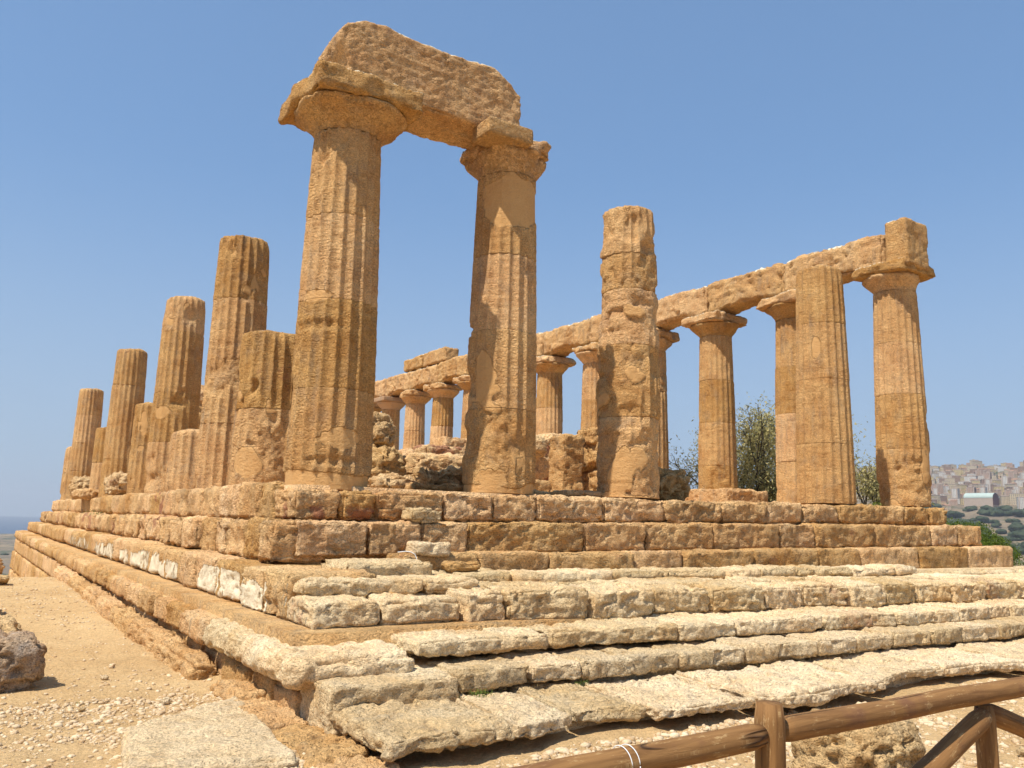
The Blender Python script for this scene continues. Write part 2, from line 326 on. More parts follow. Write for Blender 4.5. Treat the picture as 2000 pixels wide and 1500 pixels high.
# ------------------------------------------------------------------ columns
def shaft_r(z, H, r0, r1): 
    t = z/H; return r0+(r1-r0)*t+0.012*np.sin(np.pi*t)
def build_column(x, y, z0, ztop, label, seed, nth=160, res=0.05, r0=0.665, r1=0.545, fullH=5.5, ero=0.0, base=0.5,
                 capital=None, group='fluted columns of the ruined temple', plast=None, joints=None, gouge=None, rot=0.0, red=0.0, ringz=0.0, mat=None, abh=0.34, abr=0.86):
    mat = mat or GOLD
    R0 = rootw('column', (x, y, z0), label, 'column', group)
    Hs = ztop-z0 if capital is None else fullH-z0
    if joints is None:
        joints = [1.36+z0*0, 2.72, 4.08]
    zs = [z0]+[j for j in joints if j < z0+Hs-0.25]+[z0+Hs]
    th = np.linspace(0, 2*math.pi, nth, endpoint=False)
    for di in range(len(zs)-1):
        a, b = zs[di], zs[di+1]; last = di == len(zs)-2
        nz = max(5, int((b-a)/res)); g = 0.0015
        w = np.linspace(a+g, b-g, nz+1)
        w = np.concatenate([[a+g], [a+g+0.012], w[1:-1], [b-g-0.012], [b-g]])
        T, Z = np.meshgrid(th, w); zl = Z-z0
        Rr = shaft_r(zl, fullH, r0, r1)
        ox, oy = (random.uniform(-.008, .008) for _ in range(2))
        P = np.stack([x+Rr*np.cos(T), y+Rr*np.sin(T), Z], -1)+seed*3.7
        p = ((T+rot)*20/(2*math.pi)) % 1.0
        flute = 0.056*(Rr/0.66)*(1-(2*p-1)**2)
        big = fbm(P*np.array([1.5, 1.5, 0.9]), 4)
        hb = np.exp(-np.maximum(0, zl)/0.9)*base
        e = sst(0.10, 0.30, big+ero+hb-0.12)
        e2 = fbm(P*3.3, 3)
        rough_r = 0.030+0.075*np.maximum(0, e2+0.25)+0.05*np.maximum(0, big+ero+hb-0.25)
        wear = 0.006*sst(-.2, .3, fbm(P*7, 2))
        d = flute*(1-e)+rough_r*e
        d = np.maximum(d, wear)+fbm(P*12, 3)*0.006*(0.5+e)+fbm(P*np.array([4, 4, 20]), 2)*0.007
        sc = np.maximum(0, ridge(P*1.1+9, 2)-0.72)*0.25*e; d = d+sc
        d = d+0.022*e*np.maximum(0, fbm(P*np.array([9, 9, 12]), 2)-.1)*2
        for (gt, gz, gw, gh, gd) in (gouge or []):
            da = ((T-gt+math.pi) % (2*math.pi)-math.pi)*Rr; d = d+gd*sst(0, .7, 1-((da/gw)**2+((zl-gz)/gh)**2)+.3*fbm(P*4, 2))
        de = np.minimum(Z-a, b-Z); d = d+np.exp(-de/0.03)*(0.001+0.035*np.maximum(0, fbm(P*2.4+3, 3)))
        if last and capital is None:
            dt = b-Z; lm = fbm(np.stack([np.cos(T)*1.2, np.sin(T)*1.2, T*0], -1)+seed, 3)
            d = d+np.exp(-dt/0.035)*0.02+np.exp(-dt/0.12)*0.16*np.maximum(0, lm)
        mk_ = np.zeros(P.shape)
        pn = fbm(P*1.35+40, 3)
        pm = sst(0.22, 0.30, pn)*sst(0.35, 0.8, e)*0.9
        if plast is not None:
            for (pt, pz, sr, sz) in plast:   # smooth repair mortar: centre angle, height, half sizes
                da = (T-pt+math.pi) % (2*math.pi)-math.pi
                q = 1-((da*Rr/sr)**2+((zl-pz)/sz)**2)
                pm = np.maximum(pm, sst(0.0, 0.3, q-.1+1.5*fbm(P*2.3+7, 4)))
        if ringz > 0: pm = np.maximum(pm, sst(ringz+.05, ringz-.03, zl+0.16*fbm(P*1.9+2, 3)))
        d = d*(1-.82*pm)+.82*pm*(0.035 + (0.02 if ringz and ringz > 0 else 0)*(zl < ringz+.2))
        rd = red*sst(0.25, 0.4, fbm(P*1.1+77, 3))
        mk_[..., 0] = pm; mk_[..., 1] = rd
        X = x+ox+(Rr-d)*np.cos(T); Y = y+oy+(Rr-d)*np.sin(T)
        V = np.stack([X, Y, Z], -1)
        # caps, rough on the broken top
        ringsT = []; mT = []
        for side in (0, 1):
            rows = V[0] if side == 0 else V[-1]
            for k in (0.8, 0.5, 0.22):
                cc = np.array([x, y, 0.0]); rw = rows*np.array([k, k, 1])+cc*np.array([1-k, 1-k, 0])
                if side == 1 and last and capital is None:
                    rw = rw.copy(); rw[:, 2] += 0.05+fbm(rw*3.1+seed, 3)*0.07
                ringsT.append(rw); mm = np.zeros((nth, 3))
                if side == 1 and last: mm[:, 2] = 0.5
                mT.append(mm)
        rows_all = np.vstack([V.reshape(-1, 3)]+ringsT); M = np.vstack([mk_.reshape(-1, 3)]+mT)
        nr = len(w); idx = np.arange(nr*nth).reshape(nr, nth)
        def strip(lo, hi): 
            l2 = np.roll(lo, -1); h2 = np.roll(hi, -1); return np.stack([lo, l2, h2, hi], -1)
        F = [strip(idx[i], idx[i+1]) for i in range(nr-1)]
        rid = [nr*nth+np.arange(nth)+k*nth for k in range(6)]
        F += [strip(rid[0], idx[0]), strip(rid[1], rid[0]), strip(rid[2], rid[1]), strip(idx[-1], rid[3]), strip(rid[3], rid[4]), strip(rid[4], rid[5])]
        nV = len(rows_all); cz = [rows_all[rid[2]].mean(0), rows_all[rid[5]].mean(0)]
        rows_all = np.vstack([rows_all, cz]); M = np.vstack([M, np.zeros((2, 3))])
        tri = np.vstack([np.stack([np.roll(rid[2], -1), rid[2], np.full(nth, nV)], -1), np.stack([rid[5], np.roll(rid[5], -1), np.full(nth, nV+1)], -1)])
        mk('drum', rows_all, [np.concatenate(F), tri], mat, R0, M)
    if capital:
        zc = fullH; He = 0.40
        # echinus
        prof = [(0, r1-0.03), (0.03, r1-0.01), (0.06, r1+0.0), (0.1, r1+0.035), (0.16, r1+.095), (0.22, r1+0.16), (0.28, r1+.225), (0.33, r1+.27), (0.37, r1+.29), (0.40, r1+0.27), (0.402, .5), (0.403, .05)]
        zz = np.concatenate([np.linspace(0, 0.4, 16), [0.402, 0.403]]); rp = np.interp(zz, [q[0] for q in prof], [q[1] for q in prof]); rp = np.where(zz < .401, r1+(rp-r1)*capital.get('flare', 1.0), rp)
        T, Z = np.meshgrid(th, zz); Rp = np.repeat(rp[:, None], nth, 1)
        brk = capital.get('ebrk', capital.get('brk', 0.5)); P = np.stack([x+Rp*np.cos(T), y+Rp*np.sin(T), zc+Z], -1)+seed*5.1
        d = fbm(P*2.2, 3)*0.03+fbm(P*9, 3)*0.010+brk*np.maximum(0, fbm(P*1.3+3, 3)-0.02)*0.34*(Z/0.4)+0.16*np.maximum(0, fbm(P*3.4, 4)-.02)*(.3+brk)*(Z/0.4)
        bt = capital.get('bite')
        if bt:
            for (pt, wd, dp) in bt:
                da = (T-pt+math.pi) % (2*math.pi)-math.pi; d = d+dp*np.exp(-(da/wd)**2)*sst(0.02, .3, Z)
        Rp = np.maximum(0.03, np.where(Z < 0.401, Rp-d, Rp)); V = np.stack([x+Rp*np.cos(T), y+Rp*np.sin(T), zc+Z], -1).reshape(-1, 3)
        nr = len(zz); idx = np.arange(nr*nth).reshape(nr, nth); b2 = np.roll(idx, -1, 1)
        F = np.stack([idx[:-1], b2[:-1], b2[1:], idx[1:]], -1).reshape(-1, 4)
        M = np.zeros((len(V), 3)); M[:, 0] = capital.get('pl', 0.25)
        mk('echinus', V, F, RESTO if capital.get('new') else mat, R0, M)
        brk = capital.get('brk', 0.5); z1 = zc+0.395; h = capital.get('abh', abh); hw = capital.get('hw', abr)
        p, nrm, edge, F = block_local(2*hw, 2*hw, h, 0.05, 0.02 if capital.get('new') else capital.get('rnd', .07))
        p[:, :2] -= hw
        if not capital.get('new'):
            ang = np.arctan2(p[:, 1], p[:, 0]); rad = np.hypot(p[:, 0], p[:, 1])
            n1 = fbm(np.stack([np.cos(ang)*1.3, np.sin(ang)*1.3, p[:, 2]*1.5], -1)+seed*2.3, 3)
            sh = 1-brk*np.clip(n1+0.18, 0, 1)*0.42-0.10*brk*sst(0.9, 1.2, rad)
            for (pt, wd, dp) in (capital.get('abite') or []):
                da = (ang-pt+math.pi) % (2*math.pi)-math.pi; sh = sh-dp*np.exp(-(da/wd)**2)
            p[:, :2] *= sh[:, None]
            p[:, 2] = p[:, 2]-0.5*np.maximum(0, fbm(p*np.array([1.1, 1.1, 0])+seed, 3))*h*brk*(p[:, 2] > h*0.6)
        Pw = p+np.array([x, y, z1])
        if not capital.get('new'): Pw = rough(Pw, nrm, edge, 0.028, seed+3)
        M = np.zeros((len(Pw), 3)); M[:, 2] = 0.60*sst(.6, .95, nrm[:, 2])*(0 if capital.get('new') else 1)
        mk('abacus', Pw, F, RESTO if capital.get('new') else mat, R0, M)
    return R0

fz = lambda X: -0.11+0.24*X/16.0
PI = math.pi
# east front, left to right.  angle helper: -pi/2 faces the viewer's side (east), pi faces south
build_column(0.08, 0, -0.13, 0, 'tall near corner column carrying the high lintel, patched smooth mortar band round its foot', 1, nth=240, res=0.03, fullH=5.5, base=0.42, ero=-0.14,
             ringz=0.24, plast=[(-1.75, 0.75, 0.34, 0.17), (-2.6, 2.9, 0.3, .10)], capital=dict(brk=0.30, pl=0.3, abite=[(-2.75, 0.3, .10)], hw=0.94, abh=.38, rnd=.05, flare=1.35, ebrk=1.0), rot=0.05, gouge=[(-2.5, 2.45, .55, .10, .03), (-1.9, .42, .5, .08, .04), (2.9, 1.3, .2, .5, .04)])
build_column(3.18, 0, -0.06, 0, 'tall column beside the near corner one, under the right end of the high lintel', 2, nth=240, res=0.03, fullH=5.6, base=0.5, ero=-0.1, r0=0.655,
             ringz=0.15, plast=[(-2.7, 1.9, 0.22, 0.5), (-2.3, 0.25, 0.4, 0.25), (-1.7, 5.1, .9, .5)], capital=dict(brk=0.9, pl=0.4, bite=[(3.0, 0.35, .20)], abite=[(3.0, 0.5, .14), (-1.9, .6, .34), (-.1, .7, .12)], hw=0.76, abh=.3), rot=0.12, gouge=[(2.62, 2.85, .3, .13, .10), (2.7, 1.75, .35, .5, .08), (2.6, .9, .3, .3, .05)])
build_column(6.13, 0, -0.02, 5.68, 'broken column without capital, third of the front row, heavily eroded upper drums', 3, nth=240, res=0.03, base=0.5, ero=0.26, fullH=5.9, r1=0.535,
             ringz=0.1, plast=[(-2.6, 0.5, 0.33, 0.6), (-2.0, 3.55, 0.3, 0.2), (-2.0, 2.35, .25, .2)], joints=[1.5, 2.9, 4.0, 4.72], rot=0.0, red=0.35, gouge=[(2.45, 4.72, .35, .06, .06), (2.6, 5.3, .35, .4, .05), (-2.2, 5.2, .3, .35, .07), (-1.4, 4.9, .3, .15, .08), (-1.2, 2.6, .22, .35, .06), (-2.3, 1.5, .4, .3, .05), (-.8, 4.1, .2, .15, .05)])
build_column(12.28, 0, 0.08, 5.68, 'thick broken column without capital standing just left of the far right corner column', 5, nth=160, res=0.04, base=0.32, ero=-0.22, joints=[1.45, 2.95, 4.3], plast=[(-2.75, 3.6, .14, .5)], rot=0.1)
build_column(15.50, 0, 0.12, 0, 'far right corner column with capital, its foot deeply worn', 6, nth=160, res=0.04, fullH=5.7, base=1.0, ero=-0.2, r1=0.53, joints=[1.55, 2.95, 4.3], capital=dict(brk=0.75, abh=0.3, bite=[(-0.9, .5, .1)]), rot=0.03)
# south flank
SX = lambda Y: 0.12+0.45*Y/36.0
sd_ = [(3.02, 2.76, 11, 'short fluted stump, nearest behind the near corner column', .02, .3),
       (6.10, 5.50, 12, 'tallest broken column of the left flank, pitted and dark', .10, .3),
       (9.10, 1.42, 13, 'lowest column stump in the left flank, one drum high', .02, .4),
       (12.08, 5.44, 14, 'tall broken column with a separate worn top drum and a white cap', -.05, .3),
       (15.10, 2.72, 15, 'medium column stump with a smooth mortar band across its middle', -.02, .3),
       (21.14, 5.42, 17, 'tall broken column, second tall one from the seaward end', -.12, .3),
       (24.16, 2.72, 18, 'medium stump between the two tall columns nearest the seaward end', -.05, .35),
       (33.0, 5.36, 19, 'slim tall broken column at the seaward end', -.12, .3),
       (36.1, 2.70, 20, 'leftmost stump at the seaward corner of the temple', -.12, .3)]
for i, (Y, h, sdn, lb, er, bs) in enumerate(sd_):
    build_column(SX(Y)+(-.08 if i == 0 else 0), Y, -0.03, h, lb, sdn, nth=200 if i < 2 else (160 if i < 5 else 100), res=0.035 if i < 2 else (.05 if i < 5 else .07),
                 ero=er, base=bs, red=0.5 if i in (0, 5) else 0, r0=0.64 if i != 0 else 0.64, r1=0.545 if i != 0 else .54, rot=i*0.07,
                 plast=[(-2.5, .4, .3, .25)] if i == 0 else ([(-2.5, 1.45, .6, .2)] if i == 4 else ([(-2.4, 2.2, .3, .2)] if i == 3 else None)),
                 joints=[1.36, 2.72, 4.45] if i == 3 else None)
# north flank (column 1 is the far right corner column)
nl = ['second column of the far colonnade, half hidden behind the thick broken one',
      'third column of the far colonnade, standing free on a low plinth before the thorny tree',
      'far column half hidden behind the heavily eroded broken column, capital showing on its right',
      'far column with its capital peeping out on the left of the heavily eroded column',
      'far column seen just right of the second tall front column',
      'far colonnade column hidden behind the second tall front column',
      'far column showing a thin edge left of the second tall front column',
      'far column right of the low wide boulder slab, third capital from the near corner shaft',
      'far column between the restored capital and the boulder slab',
      'far column with clean restored square capital beside the near corner shaft',
      'far column hidden behind the near corner shaft, only a capital corner showing',
      'last column of the far colonnade, hidden behind the near corner shaft']
for k in range(1, 13):
    Y = 3.0*k-(0.0); new = k == 10
    build_column(15.3, Y+(.05), 0.0, 0, nl[k-1], 30+k, nth=100, res=0.06 if k > 2 else .045, fullH=5.5, ero=-.06 if k % 3 else .06, base=0.5, r0=.63, r1=.525, rot=k*.11,
                 capital=dict(brk=0.75, abh=0.30, hw=.86) if not new else dict(brk=0, new=1, abh=0.25, hw=.88, pl=0))

# ------------------------------------------------------------------ architrave blocks
def beam(name, x0, x1, y0, y1, z0, z1, label, cat, seed, res=0.05, rnd=0.09, amp=0.03, cap=0.6, shape=None, group=None, mat=None):
    p, nrm, edge, F = block_local(x1-x0, y1-y0, z1-z0, res, rnd)
    if shape: p = shape(p, x1-x0, y1-y0, z1-z0)
    Pw = rough(p+np.array([x0, y0, z0]), nrm, edge, amp, seed)
    M = np.zeros((len(Pw), 3)); M[:, 2] = cap*sst(.6, .95, nrm[:, 2])*sst(-.25, .15, fbm(Pw*np.array([2.1, 2.1, 0]), 3))*1.1; M[:, 0] = 0.30*(nrm[:, 2] < -0.5)
    o = mk(name, Pw, F, mat or GOLD, None, M); setp(o, label, cat, group); return o
def big_shape(p, L, D, H):
    top = np.interp(p[:, 0], [0, .12, .35, .7, 1.5, 1.75, 2.4, 2.8, 3.05, 3.4], [.78, .95, 1.04, 1.09, 1.05, 1.02, 1.09, 1.10, .98, .74])/1.1
    bot = np.interp(p[:, 0], [0, .9, 1.2, 2.4, 3.4], [0, 0, 0.0, .0, .0])
    q = p.copy(); t = p[:, 2]/H; q[:, 2] = H*(t*top*(1)+bot*(1-t))
    # the left end is ragged and the underside is hollowed at its near edge
    q[:, 0] += 0.10*(1-np.clip(p[:, 0]/.5, 0, 1))*np.sin(t*5)*1.0
    return q
beam('architrave_block', -0.28, 3.12, -0.52, 0.50, 6.22, 7.44, 'largest lintel block, high across the two tall front columns at the near corner', 'lintel', 51, res=0.03, rnd=0.06, amp=0.020, shape=big_shape, cap=0.62, group='lintel blocks on the columns')
def hollow(p, L, D, H):
    q = p.copy(); u = p[:, 0 if L > D else 1]/max(L, D); w = 1-p[:, 2]/H
    q[:, 2] += w*0.16*np.sin(np.pi*np.clip((u-.15)/.7, 0, 1))**0.7*H*0.9
    return q
al = ['far colonnade lintel from the corner column to the second column', 'far colonnade lintel above the plinth column, left of the corner one',
      'far colonnade lintel right of the eroded broken column', 'far colonnade lintel passing behind the eroded broken column',
      'far colonnade lintel just left of the eroded broken column', 'far colonnade lintel touching the second tall front column on its right',
      'far colonnade lintel hidden behind the second tall front column', 'far colonnade lintel just left of the second tall front column',
      'far colonnade lintel bearing the carved upper block', 'far colonnade lintel with a pinkish repaired joint over the restored capital',
      'far colonnade lintel behind the near corner shaft', 'farthest lintel of the colonnade behind the near corner shaft']
for k in range(12):
    y0 = 3.0*k+0.03+(0.05 if k == 0 else 0); y1 = y0+2.95
    beam('architrave_block', 14.82, 15.75, y0-(0.22 if k == 0 else 0), y1, 6.2+random.uniform(-.01, .01), 7.27+random.uniform(-.05, .04), al[k], 'lintel', 60+k, res=0.06, rnd=0.12, amp=0.05, shape=hollow, group='lintel blocks on the columns')
beam('architrave_block', 14.80, 15.85, -0.82, -0.21, 6.2, 7.46, 'squared end block topping the far right corner capital', 'lintel', 80, res=0.05, rnd=0.06, amp=0.022, group='lintel blocks on the columns')
beam('frieze_block', 14.86, 15.7, 23.3, 25.6, 7.30, 8.02, 'carved upper block with a ring hollow in its end, topmost on the far colonnade', 'stone block', 81, res=0.06, rnd=0.05, amp=0.03)
beam('frieze_block', 14.86, 15.7, 25.64, 27.9, 7.30, 8.0, 'weathered upper block left of the one with the ring hollow', 'stone block', 82, res=0.06, rnd=0.1, amp=0.05)
# corbel block inserted in the second column capital
c2 = [o for o in bpy.data.objects if o.get('label', '').startswith('tall column beside')][0]
p, nrm, edge, F = block_local(0.92, 0.62, 0.30, 0.05, 0.03)
Pw = rough(p+np.array([2.20, -0.92, 5.96]), nrm, edge, 0.008, 90); M = np.zeros((len(Pw), 3)); M[:, 0] = .55
o = mk('repair_block', Pw, F, GOLD, c2, M); o['label'] = 'smooth cut repair block in the broken capital'
p, nrm, edge, F = block_local(0.40, 0.70, 0.42, 0.05, 0.10)
Pw = rough(p+np.array([2.90, -.60, 5.86]), nrm, edge, 0.03, 91); o = mk('abacus_fragment', Pw, F, GOLD, c2, np.zeros((len(Pw), 3)))

# ------------------------------------------------------------------ stepped platform
def lerp(a, b, t): return a+(b-a)*t
def joints_list(a, b, l0, l1, jit=0.3, fixed=None):
    out = [a]; 
    while out[-1] < b:
        t = (out[-1]-a)/(b-a); L = lerp(l0, l1, t)*random.uniform(1-jit, 1+jit); out.append(out[-1]+L)
    out[-1] = b
    if len(out) > 2 and out[-1]-out[-2] < 0.4*l0: out.pop(-2)
    return out
def course(parent, name, axis, js, face, depth, ztop, zbot, mat, seed, res, rnd=0.06, amp=0.022, jo=0.03, jz=0.012, mask=None, chip=1.0, gap=0.007, core=True, tilt=0.0):
    """a row of blocks. axis 'x': runs along X, outer face looks to -Y; axis 'y': runs along Y, outer face looks to -X.
       face(u), ztop(u), zbot(u) are functions of the running coordinate"""
    CP = parent
    for i in range(len(js)-1):
        a, b = js[i]+gap, js[i+1]-gap; L = b-a; um = (a+b)/2
        rs = res(um) if callable(res) else res
        oj = random.uniform(-jo, jo); zj = random.uniform(-jz, jz); zt = ztop(um); zb = zbot(um); H = zt-zb
        dp = depth(um) if callable(depth) else depth
        p, nrm, edge, F = block_local(L, dp, H, rs, rnd*random.uniform(.35, 0.8))
        u = a+p[:, 0]; v = face(u)+oj+p[:, 1]; t = p[:, 2]/H
        z = zbot(u)*(1-t)+(ztop(u)+zj)*t - tilt*(1-p[:, 1]/dp)*t
        sk = random.uniform(-.03, .03); z = z+sk*(p[:, 0]/L-.5)*t*min(1, L)*0.6
        if axis == 'x': Pw = np.stack([u, v, z], -1); N = nrm
        else: Pw = np.stack([v, u, z], -1); N = nrm[:, [1, 0, 2]]; F = F[:, ::-1]
        Pw = rough(Pw, N, edge, amp, seed+i*1.7, chip)
        M = np.zeros((len(Pw), 3))
        if mask: M = mask(Pw, N, i)
        mk('stone_block', Pw, F, mat, CP, M)
def core_box(name, parent, x0, x1, y0, y1, z0, z1, mat, taper=0):
    p, nrm, edge, F = block_local(x1-x0, y1-y0, z1-z0, 0.5, 0.03)
    p = p+np.array([x0, y0, z0]); p[:, 0] += taper*(p[:, 1]/36.0)*(p[:, 0] < x0+1)
    o = mk(name, p, F, mat, parent, np.zeros((len(p), 3))); o['_org'] = tuple(parent['_org']); return o

PF = rootw('temple_platform', (7.6, 18, -2.4), 'golden stepped stone platform under the ruined columns, white plaster left on its long side', 'platform')
def mask_red(f, th=0.2):
    def g(P, N, i):
        M = np.zeros((len(P), 3)); M[:, 1] = sst(th, th+.15, fbm(P*1.3+3, 3))*f
        M[:, 0] = 0.5*sst(0.15, 0.3, fbm(P*np.array([1.6, 1.6, 2])+50, 3)); return M
    return g
def mask_corner(P, N, i):
    M = np.zeros((len(P), 3)); M[:, 0] = 0.5*sst(0.2, 0.35, fbm(P*1.7+50, 3))
    if i == 0: M[:, 1] = 0.85*sst(-.1, -.4, P[:, 2])*sst(-.25, .1, fbm(P*2.3, 3)+.3*(P[:, 0]+.1))
    elif i == 1: M[:, 1] = 0.75*sst(-.2, -.45, P[:, 2])*sst(-.3, .1, fbm(P*2.3, 3))
    return M
rs = lambda a, b: (lambda u: a+(b-a)*min(1, max(0, u)/14))
# stylobate (course 1)
c1 = core_box('step_course', PF, -0.55, 16.0, -0.6, 37.0, -0.6, -0.06, UPPER, .4)
js = [-0.68, 0.35, 0.62, 1.62, 2.35, 3.2, 4.6, 5.9, 7.6, 8.9, 10.4, 11.7, 13.2, 14.2, 15.3, 16.1]
js = [-0.68, 0.02, 0.56, 1.72, 2.6, 3.5, 4.9, 6.4, 7.9, 9.3, 10.4, 11.7, 13.2, 14.2, 15.3, 16.1]
course(c1, 'c', 'x', js, lambda u: -0.74+0*u, 0.9, lambda u: fz(u)-0.03, lambda u: lerp(-0.57, -0.31, u/16), UPPER, 101, rs(.025, .05), amp=0.045, mask=mask_corner, rnd=.07)
js = [0.1]+joints_list(0.95, 37.2, 1.05, 2.8)
course(c1, 'c', 'y', js, lambda u: -0.66+0.42*u/37, 0.9, lambda u: -0.03+0.02*np.sin(u*1.1), lambda u: -0.60+0*u, UPPER, 131, rs(.04, .09), amp=0.04, mask=mask_red(.8, .3), rnd=.08)
# course 2
c2_ = core_box('step_course', PF, -0.9, 16.85, -0.95, 37.4, -1.12, -0.62, UPPER, .35)
js = [-0.72, 0.32, 1.15, 1.95, 4.2, 5.6, 7.3, 9.2, 10.3, 12.4, 14.7, 15.9, 17.05]
course(c2_, 'c', 'x', js, lambda u: -1.10+0*u, 0.7, lambda u: lerp(-0.575, -0.31, u/17), lambda u: lerp(-1.06, -0.80, u/17), UPPER, 151, rs(.025, .05), amp=0.034, mask=mask_red(.6, .25), rnd=.035, jo=.02)
js = [-1.05]+joints_list(-0.45, 37.6, 1.0, 2.8)
course(c2_, 'c', 'y', js, lambda u: -1.03+0.36*u/37, 0.8, lambda u: -0.60+0*u, lambda u: lerp(-1.16, -1.12, u/37), UPPER, 171, rs(.04, .09), amp=0.055, mask=mask_red(.7, .28), rnd=.1, chip=1.5)
# course 3
c3_ = core_box('step_course', PF, -1.25, 17.3, -1.35, 37.8, -1.65, -1.16, UPPER, .2)
js = joints_list(0.6, 17.6, 1.4, 2.0, .25)
course(c3_, 'c', 'x', js, lambda u: -1.52+0*u, 0.7, lambda u: lerp(-1.0, -0.815, u/17), lambda u: lerp(-1.25, -1.38, u/17), UPPER, 191, rs(.04, .06), amp=0.025, mask=mask_red(.5, .25), rnd=.04)
def mask_white(P, N, i):
    M = np.zeros((len(P), 3)); y = P[:, 1]+0.10*fbm(P*np.array([1, 3, 6]), 2)
    m = np.zeros(len(y))
    for a, b, w in ((-3.55, -2.6, .45), (-2.15, -1.1, .95), (-0.95, 0.05, 1), (0.12, 1.25, 1), (2.7, 3.6, .9), (3.7, 5.0, 1), (5.2, 7.0, .85), (7.6, 8.6, 1), (9.4, 12.5, .8), (14, 19, .6)):
        m = np.maximum(m, w*sst(a-.06, a+.06, y)*sst(b+.06, b-.06, y))
    top = -1.25-0.20*np.maximum(0, fbm(np.stack([P[:, 1]*3.1, 0*y, 0*y], -1), 3)+.15)
    M[:, 2] = 0.80*m*(N[:, 0] < -.6)*sst(top+.03, top-.03, P[:, 2]); M[:, 1] = .5*sst(-2.6, -3.0, P[:, 1])*sst(-3.7, -3.3, P[:, 1])*(N[:, 0] < -.6); return M
course(c3_, 'c', 'y', [-2.86, -1.98, -1.1], lambda u: -1.42+0*u, 1.1, lambda u: -1.16+0*u, lambda u: -1.67+0*u, HONEY, 209, .026, amp=.03, mask=mask_white, rnd=.06, jo=.01)
js = joints_list(-1.1, 38.0, 1.1, 2.8)
course(c3_, 'c', 'y', js, lambda u: -1.42+0.25*u/37, 1.0, lambda u: -1.14+0*u+.02*np.sin(u), lambda u: lerp(-1.66, -1.60, (u+3)/40), UPPER, 211, rs(.03, .09), amp=0.028, mask=mask_white, rnd=.07)
# course 4 (long side only; wraps round the near corner)
c4_ = core_box('step_course', PF, -1.70, 2.0, -3.9, 38.2, -2.2, -1.66, UPPER, .1)
course(c4_, 'c', 'y', [-4.62, -2.95, -1.5], lambda u: -1.94+0*u, 1.3, lambda u: -1.76+0*u, lambda u: -2.09+0*u, PALE, 229, .026, rnd=.24, amp=.03, jo=.01, mask=lambda P, N, i: np.zeros((len(P), 3)))
js = [-1.5]+joints_list(-0.2, 38.2, 1.3, 3.0)
course(c4_, 'c', 'y', js, lambda u: -1.94+0.22*(u+3)/40, 0.95, lambda u: lerp(-1.78, -1.62, (u+4)/40), lambda u: lerp(-2.10, -1.98, (u+4)/40), UPPER, 231, rs(.03, .09), amp=0.028, mask=lambda P, N, i: np.zeros((len(P), 3)), rnd=.10, chip=1.3)
# foundation wall under the long side
FW = rootw('foundation_wall', (-1.7, 17, -4.5), 'foundation wall of big squared stones under the long left side of the platform', 'wall')
course(FW, 'c', 'y', [-4.3, -3.6, -2.9, -1.9]+joints_list(-0.9, 38.3, 1.5, 2.6), lambda u: -1.80+0.12*(u+3)/40, 0.6, lambda u: lerp(-2.13, -2.0, (u+4)/40), lambda u: -2.6+0*u, UPPER, 251, rs(.04, .09), amp=0.02, rnd=.04)
course(FW, 'c', 'y', joints_list(10.5, 38.4, 1.5, 2.2), lambda u: -1.84+0.12*(u+3)/40, 0.6, lambda u: -2.61+0*u, lambda u: -3.5+0*u, UPPER, 271, .09, amp=0.03, rnd=.05)
course(FW, 'c', 'y', joints_list(18.5, 38.5, 1.5, 2.2), lambda u: -1.88+0.12*(u+3)/40, 0.6, lambda u: -3.51+0*u, lambda u: -5.2+0*u, UPPER, 281, .1, amp=0.03, rnd=.05)
# worn rock ledge along the wall foot
js = joints_list(-1.9, 13.5, 2.0, 2.6)
for i in range(len(js)-1):
    if i >= 7: break
    p, nrm, edge, F = block_local(0.36, js[i+1]-js[i]+.12, 0.45, 0.03, 0.10)
    t = (js[i]+p[:, 1]+2)/15
    Pw = p+np.array([-2.13, js[i], -2.66]); Pw[:, 2] += np.where(p[:, 2] > .2, 0.20*t, 0); Pw[:, 0] += 0.14*t*0
    Pw = rough(Pw, nrm, edge, 0.045, 300+i*.0, chip=1.4)
    o = mk('foundation_ledge', Pw, F, UPPER, None, np.zeros((len(Pw), 3)))
    setp(o, ['worn bedrock ledge end nearest the big flat slab', 'worn ledge length second from the big flat slab', 'worn ledge length third from the big flat slab', 'worn ledge length fourth from the big flat slab', 'worn ledge length fifth from the big flat slab', 'worn ledge length far along the wall foot', 'last worn ledge length where the ground drops'][i], 'rock ledge', 'worn ledges at the wall foot')

# ------------------------------------------------------------------ front stair (pale worn steps)
FS = rootw('front_stairway', (8, -3.5, -2.4), 'broad flight of bleached worn stone steps in front of the temple', 'steps')
def stair_core(y0, z1, x0=-1.2): return core_box('step_course', FS, x0, 20, y0, -1.0, -2.6, z1, PALE)
def nomask(P, N, i): return np.zeros((len(P), 3))
def palemask(P, N, i):
    M = np.zeros((len(P), 3)); M[:, 1] = 0.55*sst(.33, .45, fbm(P*.9+13, 3)); return M
s0 = stair_core(-2.0, -1.30, 0.3)
course(s0, 'c', 'x', [-.55, .78, 1.15, 2.0, 3.2, 3.8, 5.0, 6.2, 7.1, 8.3, 9.7, 11.3, 12.2], lambda u: -2.30+0.10*np.sin(u*1.7), 0.85, lambda u: np.where(u < .78, -1.06, lerp(-1.22, -1.20, u/12)), lambda u: -1.40+0*u, PALE, 401, .045, amp=.03, rnd=.08, jz=.02, mask=nomask, chip=1.6)
course(s0, 'c', 'x', joints_list(12.3, 20, 1.4, 1.8), lambda u: -2.1+0*u, 0.7, lambda u: -1.33+0*u, lambda u: -1.5+0*u, PALE, 421, .06, amp=.03, rnd=.08, mask=nomask)
